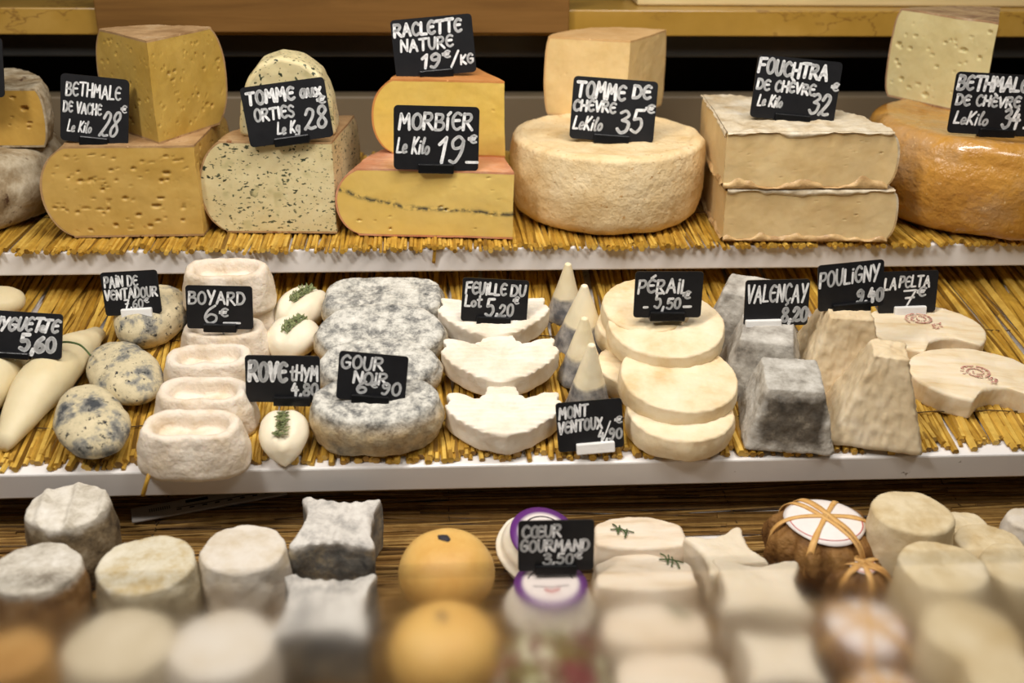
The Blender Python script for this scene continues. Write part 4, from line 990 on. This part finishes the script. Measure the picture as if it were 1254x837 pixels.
# ------------------------------------------------------------------ price tags
c_ = lambda *p: ('c', p)
l_ = lambda *p: ('l', p)
O_ = ('o', ((.25, 1), (.06, .82), (0, .5), (.07, .15), (.26, 0), (.46, .16), (.52, .5), (.45, .84)))
E_ = [c_((.48, .9), (.26, 1), (.06, .8), (0, .5), (.07, .16), (.28, 0), (.5, .12)), l_((.02, .53), (.40, .55))]
C_ = [c_((.48, .84), (.28, 1), (.07, .8), (0, .5), (.07, .16), (.28, 0), (.5, .14))]
FONT = {
 'A': (.6, [l_((0, 0), (.28, 1), (.58, 0)), l_((.1, .36), (.5, .38))]),
 'B': (.5, [l_((0, 0), (.02, 1)), c_((.0, .98), (.36, .95), (.4, .74), (.26, .56), (.03, .54)), c_((.03, .54), (.42, .48), (.5, .24), (.34, .03), (0, 0))]),
 'C': (.5, C_), 'Ç': (.5, C_+[c_((.28, 0), (.32, -.12), (.18, -.22))]),
 'D': (.52, [l_((0, 0), (.02, 1)), c_((0, 1), (.34, .93), (.52, .5), (.34, .08), (0, 0))]),
 'E': (.5, E_), 'É': (.5, E_+[l_((.2, 1.12), (.44, 1.32))]), 'È': (.5, E_+[l_((.12, 1.32), (.34, 1.12))]),
 'F': (.48, [l_((0, 0), (.02, 1)), l_((0, .98), (.48, 1.02)), l_((.02, .54), (.38, .56))]),
 'G': (.54, C_+[l_((.5, .14), (.52, .46), (.28, .46))]),
 'H': (.52, [l_((0, 0), (.02, 1)), l_((.5, 0), (.5, 1)), l_((0, .5), (.5, .52))]),
 'I': (.1, [l_((.05, 0), (.05, 1))]), 'i': (.14, [l_((.06, 0), (.06, .56)), l_((.07, .78), (.08, .8))]), 'Ï': (.12, [l_((.06, 0), (.06, .74)), l_((.06, .96), (.08, .98))]),
 'Í': (.2, [l_((.06, 0), (.06, .72)), l_((.06, .92), (.2, 1.1))]),
 'L': (.42, [l_((.02, 1), (0, .02), (.42, .03))]),
 'M': (.64, [l_((0, 0), (.08, 1), (.3, .42), (.54, 1), (.62, 0))]),
 'N': (.52, [l_((0, 0), (.03, 1), (.48, .02), (.52, 1))]),
 'O': (.52, [O_]), 'Œ': (.86, [O_]+[(k, tuple((x+.42, y) for x, y in p)) for k, p in E_]),
 'P': (.46, [l_((0, 0), (.02, 1)), c_((0, .97), (.36, .98), (.46, .74), (.32, .5), (.02, .46))]),
 'R': (.54, [l_((0, 0), (.02, 1)), c_((0, .97), (.36, .98), (.45, .75), (.3, .54), (.03, .5)), l_((.16, .5), (.54, 0))]),
 'S': (.46, [c_((.46, .86), (.24, 1), (.04, .82), (.14, .58), (.38, .42), (.44, .18), (.24, 0), (0, .13))]),
 'T': (.58, [l_((0, .98), (.58, 1)), l_((.3, 1), (.27, 0))]),
 'U': (.5, [c_((0, 1), (.02, .35), (.2, 0), (.42, .2), (.48, 1))]), 'V': (.5, [l_((0, 1), (.22, 0), (.52, 1))]),
 'X': (.5, [l_((0, 1), (.5, 0)), l_((.5, 1), (0, 0))]), 'Y': (.5, [l_((0, 1), (.22, .48)), l_((.5, 1), (.16, -.05))]),
 'K': (.5, [l_((0, 0), (.03, 1)), l_((.46, 1), (.04, .45), (.48, 0))]),
 'a': (.44, [c_((.36, .44), (.16, .54), (0, .25), (.13, 0), (.32, .16), (.37, .52)), l_((.37, .52), (.42, .0))]),
 'u': (.42, [c_((0, .52), (.03, .14), (.16, 0), (.31, .14), (.35, .52)), l_((.35, .52), (.4, 0))]), 'x': (.4, [l_((0, .52), (.38, 0)), l_((.38, .54), (0, 0))]),
 'e': (.38, [c_((.03, .26), (.32, .32), (.28, .52), (.1, .52), (0, .26), (.1, .02), (.38, .08))]),
 'l': (.2, [c_((.02, .5), (.16, .95), (.08, 1), (.04, .5), (.08, .05), (.2, .04))]), 'o': (.36, [('o', ((.18, .5), (.02, .36), (.02, .12), (.18, 0), (.34, .14), (.34, .38)))]),
 'g': (.4, [c_((.36, .46), (.14, .54), (0, .28), (.14, .06), (.34, .2)), c_((.36, .5), (.36, -.2), (.2, -.4), (0, -.28))]),
 't': (.36, [c_((.16, .95), (.14, .3), (.2, .02), (.34, .06)), l_((0, .62), (.34, .66))]),
 '0': (.44, [('o', ((.22, 1), (.04, .8), (0, .45), (.07, .12), (.22, 0), (.38, .14), (.44, .5), (.38, .86)))]),
 '1': (.24, [l_((0, .72), (.2, 1), (.16, 0))]),
 '2': (.5, [c_((.02, .74), (.16, 1), (.4, .9), (.38, .6), (.12, .18), (0, .02)), c_((0, .02), (.1, .12), (.3, .02), (.52, .06))]),
 '3': (.46, [c_((.04, .9), (.26, 1), (.42, .8), (.16, .56)), c_((.16, .56), (.46, .46), (.42, .1), (.18, -.02), (0, .14))]),
 '4': (.46, [l_((.2, 1), (0, .4), (.46, .42)), l_((.34, .7), (.3, -.06))]),
 '5': (.46, [l_((.44, 1), (.1, .98), (.06, .56)), c_((.06, .56), (.34, .6), (.44, .3), (.26, .0), (0, .1))]),
 '6': (.44, [c_((.36, 1), (.1, .7), (0, .3), (.14, .0), (.38, .12), (.4, .4), (.2, .5), (.02, .3))]),
 '7': (.46, [l_((0, .96), (.46, 1), (.18, 0)), l_((.1, .5), (.42, .54))]),
 '8': (.44, [('o', ((.22, .54), (.04, .74), (.1, .97), (.3, 1), (.4, .78), (.22, .54), (.02, .28), (.08, .03), (.3, 0), (.43, .24)))]),
 '9': (.42, [c_((.38, .84), (.2, 1), (.02, .8), (.1, .54), (.32, .6), (.38, .84)), c_((.38, .84), (.36, .4), (.2, 0), (.02, .04))]),
 '€': (.5, [c_((.5, .84), (.32, .98), (.14, .74), (.12, .3), (.3, .02), (.5, .12)), l_((0, .6), (.42, .62)), l_((0, .4), (.38, .42))]),
 ',': (.12, [l_((.08, .08), (.0, -.2))]), '.': (.1, [l_((.04, .02), (.06, .03))]), '/': (.4, [l_((0, -.1), (.4, 1.05))]), '-': (.3, [l_((0, .42), (.3, .44))]), '_': (.5, [l_((0, .0), (.5, .02))]), "'": (.1, [l_((.06, 1), (.02, .8))]), ' ': (.28, [])}
def write(bm, txt, x0, x1, yb, h, wt, slant=.08, seed=0, rise=0):
    """text fitted between x0 and x1 (metres), baseline yb, cap height h"""
    rs = random.Random(seed+len(txt)); gap = .17; tot = 0
    for ch in txt: tot += FONT[ch][0]+gap
    tot -= gap; sx = (x1-x0)/tot; x = 0
    for ch in txt:
        wch, strokes = FONT[ch]; jy = rs.uniform(-.05, .05); js = rs.uniform(.94, 1.06)
        for kind, pts in strokes:
            P = [Vector((q[0], q[1]*js+jy, 0)) for q in pts]
            if kind == 'c': P = smooth_line(P, 6)
            elif kind == 'o': P = smooth_line(P, 6, True); P.append(P[0])
            Q = []
            for p in P:
                X = x0+(x+p.x)*sx+slant*(p.y-.5)*h; Q.append(Vector((X, yb+p.y*h+rise*(X-x0)/max(1e-6, x1-x0), 0)))
            ribbon(bm, Q, wt*rs.uniform(.92, 1.1))
        x += wch+gap
def ribbon(bm, Q, wt):
    z1 = .00035; hw = wt/2
    def disc(p):
        ring = [bm.verts.new((p.x+hw*math.cos(2*PI*i/10), p.y+hw*math.sin(2*PI*i/10), z1)) for i in range(10)]; bm.faces.new(ring)
    for i, (a, b) in enumerate(zip(Q, Q[1:])):
        d = b-a
        if d.length < 1e-7: continue
        n_ = Vector((-d.y, d.x, 0)).normalized()*hw
        bm.faces.new([bm.verts.new((v.x, v.y, z1)) for v in (a-n_, b-n_, b+n_, a+n_)])
    for q in Q: disc(q)
def price_tag(TL, TR, BR, BL, lines, label, z=None, plane=None, y=None, clip='black', clip_pos=.5, lean=10, clip_w=.42, pin=.02, yawd=0, group='handwritten price tags', clip_h=.15):
    bc = ((BL[0]+BR[0])/2, (BL[1]+BR[1])/2)
    P = hit_z(*bc, z) if z is not None else (hit_m(*bc, plane) if plane is not None else hit(*bc, Vector((0, y, 0)), Vector((0, 1, 0))))
    le = R_(lean); n = Vector((math.sin(R_(yawd)), -math.cos(le)*math.cos(R_(yawd)), math.sin(le))).normalized()
    q = [hit(*c, P, n) for c in (TL, TR, BR, BL)]
    ctr = sum(q, Vector())/4; xr = ((q[1]-q[0])+(q[2]-q[3])).normalized(); zr = n; yr = zr.cross(xr).normalized()
    Wd = ((q[1]-q[0]).length+(q[2]-q[3]).length)/2; Hd = ((q[0]-q[3]).length+(q[1]-q[2]).length)/2
    M = Matrix(((xr.x, yr.x, zr.x, ctr.x), (xr.y, yr.y, zr.y, ctr.y), (xr.z, yr.z, zr.z, ctr.z), (0, 0, 0, 1)))
    root = empty('price_tag', M, label, 'price tag', group)
    bm = bmesh.new(); rc_ = min(Wd, Hd)*.07; ol = []
    for (sx_, sy_, a0) in ((1, 1, 0), (-1, 1, 90), (-1, -1, 180), (1, -1, 270)):
        for i in range(6):
            a = R_(a0+90*i/5); ol.append((sx_*(Wd/2-rc_)+rc_*math.cos(a), sy_*(Hd/2-rc_)+rc_*math.sin(a)))
    f_ = [bm.verts.new((x, y_, 0)) for x, y_ in ol]; b_ = [bm.verts.new((x, y_, -.0018)) for x, y_ in ol]
    bm.faces.new(f_); bm.faces.new(b_[::-1])
    for i in range(len(ol)): j = (i+1) % len(ol); bm.faces.new((f_[i], b_[i], b_[j], f_[j]))
    mesh_obj('plate', bm, m_plate, root, smooth=False)
    bm = bmesh.new(); cw = Wd*clip_w; cx_ = (clip_pos-.5)*Wd; ch_ = Hd*clip_h
    box(bm, cx_-cw/2, cx_+cw/2, -Hd/2-ch_*.32, -Hd/2+ch_*.68, -.006, .0045, .0012)
    cl = mesh_obj('clip', bm, m_clip if clip == 'black' else m_wclip, root, smooth=False)
    cl['label'] = clip+' plastic clip'
    bm = bmesh.new(); tube(bm, [(cx_, -Hd/2-ch_*.1, -.004), (cx_, -Hd/2-ch_*.1-pin*.6, -.004-pin*.8)], .0009, 8); mesh_obj('pin', bm, m_pin, root)
    if lines:
        bm = bmesh.new()
        for i, L in enumerate(lines):
            txt, x0, x1, yt, ht = L[:5]; o_ = L[5] if len(L) > 5 else {}
            write(bm, txt, (x0-.5)*Wd, (x1-.5)*Wd, (.5-yt)*Hd, ht*Hd, o_.get('w', .036 if ht > .19 else .029)*Wd, o_.get('s', .06), i*3+len(label), o_.get('r', 0)*Hd)
        mesh_obj('lettering', bm, m_ink, root, smooth=False)
    return root
B = dict(w=.050)
zt2 = ZT+H2
price_tag((80, 91), (163, 98), (152, 180), (68, 170), [('BETHMALE', .09, .88, .31, .19), ('DE VACHE', .05, .60, .56, .15), ('28', .62, .86, .86, .36, dict(s=.25)), ('€', .89, .97, .50, .11, dict(w=.022)), ('Le Kilo', .12, .46, .85, .17, dict(s=.2, w=.024))],
    'black tag reading BETHMALE DE VACHE 28 on the holey yellow wedge', z=zt2+.001)
price_tag((297, 108), (400, 93), (405, 168), (303, 181), [('TOMME', .06, .62, .30, .20), ('aux', .70, .94, .30, .24, dict(w=.035)), ('ORTIES', .12, .58, .58, .19), ('28', .70, .95, .82, .33, dict(s=.15)), ('€', .88, .97, .43, .12, dict(w=.024)), ('Le Kg', .36, .62, .84, .18, dict(s=.2, w=.025))],
    'black tag reading TOMME aux ORTIES 28 on the herb-speckled wedge', z=ZT+H4+.001, clip_pos=.5)
price_tag((481, 25), (579, 16), (582, 88), (482, 97), [('RACLETTE', .04, .86, .28, .20), ('NATURE', .10, .74, .55, .19, dict(r=.02)), ('19', .34, .56, .85, .22, dict(s=.15)), ('€', .60, .69, .71, .12, dict(w=.024)), ('/', .70, .79, .86, .24, dict(w=.026)), ('KG', .82, .97, .84, .15, dict(w=.026))],
    'black tag reading RACLETTE NATURE 19 standing on the golden wedge', z=ZT+H6+solve_h(hit_z(618, 193, ZT+H6), 100)+.001, lean=8)
price_tag((483, 129), (588, 131), (585, 210), (481, 207), [('MORBÍER', .07, .92, .36, .24, dict(w=.034)), ('Le Kilo', .05, .42, .74, .24, dict(s=.15, w=.026)), ('19', .53, .82, .86, .38, dict(s=.15)), ('€', .88, .97, .56, .13, dict(w=.026)), ('_', .86, .99, .86, .1, dict(w=.03))],
    'black tag reading MORBIER 19 leaning on the ash-lined wedge', z=ZT+H6+.001, lean=6)
price_tag((703, 93), (806, 100), (800, 177), (697, 169), [('TOMME', .05, .62, .32, .24, dict(r=-.02)), ('DE', .72, .92, .28, .20), ('CHÈVRE', .03, .52, .54, .16), ('35', .57, .85, .84, .34, dict(s=.12)), ('€', .88, .98, .50, .13, dict(w=.024)), ('LeKilo', .05, .38, .84, .20, dict(s=.2, w=.024))],
    'black tag reading TOMME DE CHEVRE 35 on the pale round wheel', z=ZT+H8, lean=14)
price_tag((926, 67), (1029, 76), (1024, 153), (921, 143), [('FOUCHTRA', .03, .84, .28, .22, dict(r=-.03)), ('DE CHÈVRE', .04, .72, .54, .16, dict(r=-.02)), ('32', .70, .92, .86, .31, dict(s=.15)), ('€', .91, .99, .46, .12, dict(w=.024)), ('Le Kilo', .08, .36, .80, .17, dict(s=.15, w=.024))],
    'black tag reading FOUCHTRA DE CHEVRE 32 on the stacked soft wedges', z=ZT+HF*2+.004, lean=10)
price_tag((1166, 88), (1270, 93), (1268, 168), (1166, 162), [('BETHMALE', .04, .86, .28, .22), ('DE CHÈVRE', .05, .80, .53, .16), ('34', .64, .83, .86, .30, dict(s=.1)), ('€', .88, .98, .62, .13, dict(w=.024)), ('_', .90, 1.0, .86, .1, dict(w=.03)), ('LeKilo', .07, .46, .84, .20, dict(s=.2, w=.024))],
    'black tag reading BETHMALE DE CHEVRE 34 on the shiny orange wheel', z=ZT+H12, lean=8, clip_pos=.58)
price_tag((-98, 40), (4, 46), (4, 120), (-98, 112), [], 'black tag edge at the far left on the grey-rinded half wheel', z=ZT+.089+.074, group=None)
# middle
price_tag((-24, 379), (81, 386), (71, 440), (-33, 434), [('ROUYGUETTE', -.0, .96, .42, .28, dict(s=.3)), ('5,', .52, .68, .84, .36, dict(w=.05)), ('60', .70, .92, .84, .30, dict(w=.05)), ('€', .72, .80, .42, .14)],
    'black tag ending in YGUETTE 5,60 at the left of the middle shelf', plane=.050, lean=20, clip_pos=.42)
price_tag((124, 334), (193, 331), (197, 383), (128, 388), [('PAÏN DE', .06, .64, .34, .24), ('VENTADOUR', .04, .96, .63, .22, dict(r=.03)), ('7,60', .36, .68, .84, .19), ('€', .71, .79, .74, .11, dict(w=.022))],
    'black tag with white clip reading PAIN DE VENTADOUR', plane=.046, clip='white', lean=10, clip_w=.55, clip_h=.22, clip_pos=.56)
price_tag((228, 350), (311, 351), (308, 404), (228, 402), [('BOYARD', .05, .88, .42, .28), ('6', .28, .46, .88, .40), ('€', .50, .62, .70, .18), ('_', .56, .80, .86, .1, dict(w=.03))],
    'black tag reading BOYARD 6 on the white oval cheeses', plane=.046, lean=8, clip_h=.2, clip_w=.5)
price_tag((301, 435), (392, 437), (392, 493), (300, 493), [('ROVE', .06, .55, .54, .38, dict(w=.055)), ('tHYM', .61, .97, .52, .30, dict(w=.034, r=-.02)), ('4,80', .62, .96, .84, .24, dict(w=.038))],
    'black tag reading ROVE THYM above the front almond-shaped cheese', plane=.034, lean=10, clip_pos=.62, clip_w=.5, clip_h=.2)
price_tag((416, 430), (500, 437), (496, 496), (411, 488), [('GOUR', .05, .64, .34, .25), ('NOÏR', .24, .72, .64, .24), ('6', .30, .43, .84, .24), ('€', .48, .58, .70, .13, dict(w=.024)), ('90', .66, .92, .82, .24)],
    'black tag reading GOUR NOIR 6 90 on the front grey disc', plane=.047, lean=14, clip_w=.55, clip_h=.2)
price_tag((566, 340), (648, 344), (645, 397), (565, 393), [('FEUÏLLE', .06, .66, .36, .26), ('DU', .74, .95, .36, .24), ('Lot', .06, .30, .66, .26), ('5,', .38, .56, .84, .40, dict(w=.045)), ('20', .58, .78, .84, .26), ('€', .78, .86, .55, .16)],
    'black tag reading FEUILLE DU LOT 5,20 on the rear leaf-shaped cheese', plane=.046, lean=8, clip_w=.52, clip_h=.2)
price_tag((680, 494), (761, 488), (765, 547), (684, 555), [('MONT', .05, .48, .32, .22, dict(r=.03)), ('VENTOUX', .03, .68, .62, .22, dict(r=.05)), ('/', .70, .80, .78, .32, dict(w=.026)), ('4,90', .62, .97, .82, .20), ('€', .88, .98, .50, .14, dict(w=.026))],
    'black tag with white clip reading MONT VENTOUX below the cones', plane=.004, clip='white', lean=14, clip_w=.58, clip_h=.22, clip_pos=.56, pin=.004)
price_tag((776, 333), (860, 333), (860, 389), (778, 389), [('PÉRAÏL', .06, .78, .46, .28), ('5,', .31, .45, .80, .32), ('50', .49, .68, .80, .21), ('€', .72, .82, .58, .16, dict(w=.03)), ('-', .15, .2, .86, .2), ('-', .74, .84, .84, .2)],
    'black tag reading PERAIL 5,50 on the top cream disc', plane=.078, lean=6, clip_w=.52, clip_h=.2)
price_tag((911, 344), (990, 342), (991, 398), (913, 400), [('VALENÇAY', .04, .96, .48, .36), ('8,20', .60, .98, .90, .28, dict(w=.05))],
    'black tag with white clip reading VALENCAY 8,20 on the grey pyramids', plane=.068, clip='white', lean=8, clip_w=.56, clip_h=.22, clip_pos=.3)
price_tag((1000, 326), (1081, 318), (1084, 374), (1004, 382), [('POULÏGNY', .03, .92, .48, .32, dict(r=.06)), ('9,40', .60, .98, .88, .26, dict(w=.05))],
    'black tag reading POULIGNY 9,40 on the rear white pyramid', plane=.086, lean=8, clip_w=.58, clip_h=.2)
price_tag((1076, 333), (1147, 332), (1148, 381), (1078, 385), [('LA', .08, .28, .42, .26), ('PELTA', .34, .86, .38, .26), ('7', .42, .62, .84, .38), ('€', .66, .80, .60, .22)],
    'black tag with white clip reading LA PELTA 7 on the rear shield cheese', plane=.027, clip='white', lean=8, clip_w=.55, clip_h=.24, clip_pos=.55)
# bottom
price_tag((633, 639), (728, 637), (727, 698), (636, 700), [('CŒUR', .06, .56, .32, .22), ('GOURMAND', .04, .93, .60, .21), ('3,50', .34, .72, .86, .20), ('€', .75, .84, .76, .13, dict(w=.026))],
    'black tag reading COEUR GOURMAND 3,50 on the lowest shelf', z=ZB+.048, lean=12, clip_w=.55, clip_h=.18, clip_pos=.5)

# ------------------------------------------------------------------ front glass of the counter
mg = Mat('frosted_counter_glass', .2, .5)
mg.b.inputs['Transmission Weight'].default_value = 1; mg.b.inputs['IOR'].default_value = 1.45
mg.color((.985, .98, .97))
GY = .36; zt_ = hit(627, 697, Vector((0, GY, 0)), Vector((0, 1, 0))).z
zz = mg.sep()[2]
rgh = mg.N('ShaderNodeMapRange'); mg.L(zz, rgh.inputs[0]); rgh.inputs[1].default_value = -.003; rgh.inputs[2].default_value = -.022; rgh.inputs[3].default_value = .02; rgh.inputs[4].default_value = .108
mg.L(rgh.outputs[0], mg.b.inputs['Roughness'])
bm = bmesh.new(); box(bm, -.985, .985, -.0008, .0008, .6-zt_, 0)
o = mesh_obj('glass_pane', bm, mg.m, None, Matrix.Translation((0, GY, zt_)), smooth=False); tag(o, 'misted front glass pane of the counter across the bottom of the picture', 'glass pane')
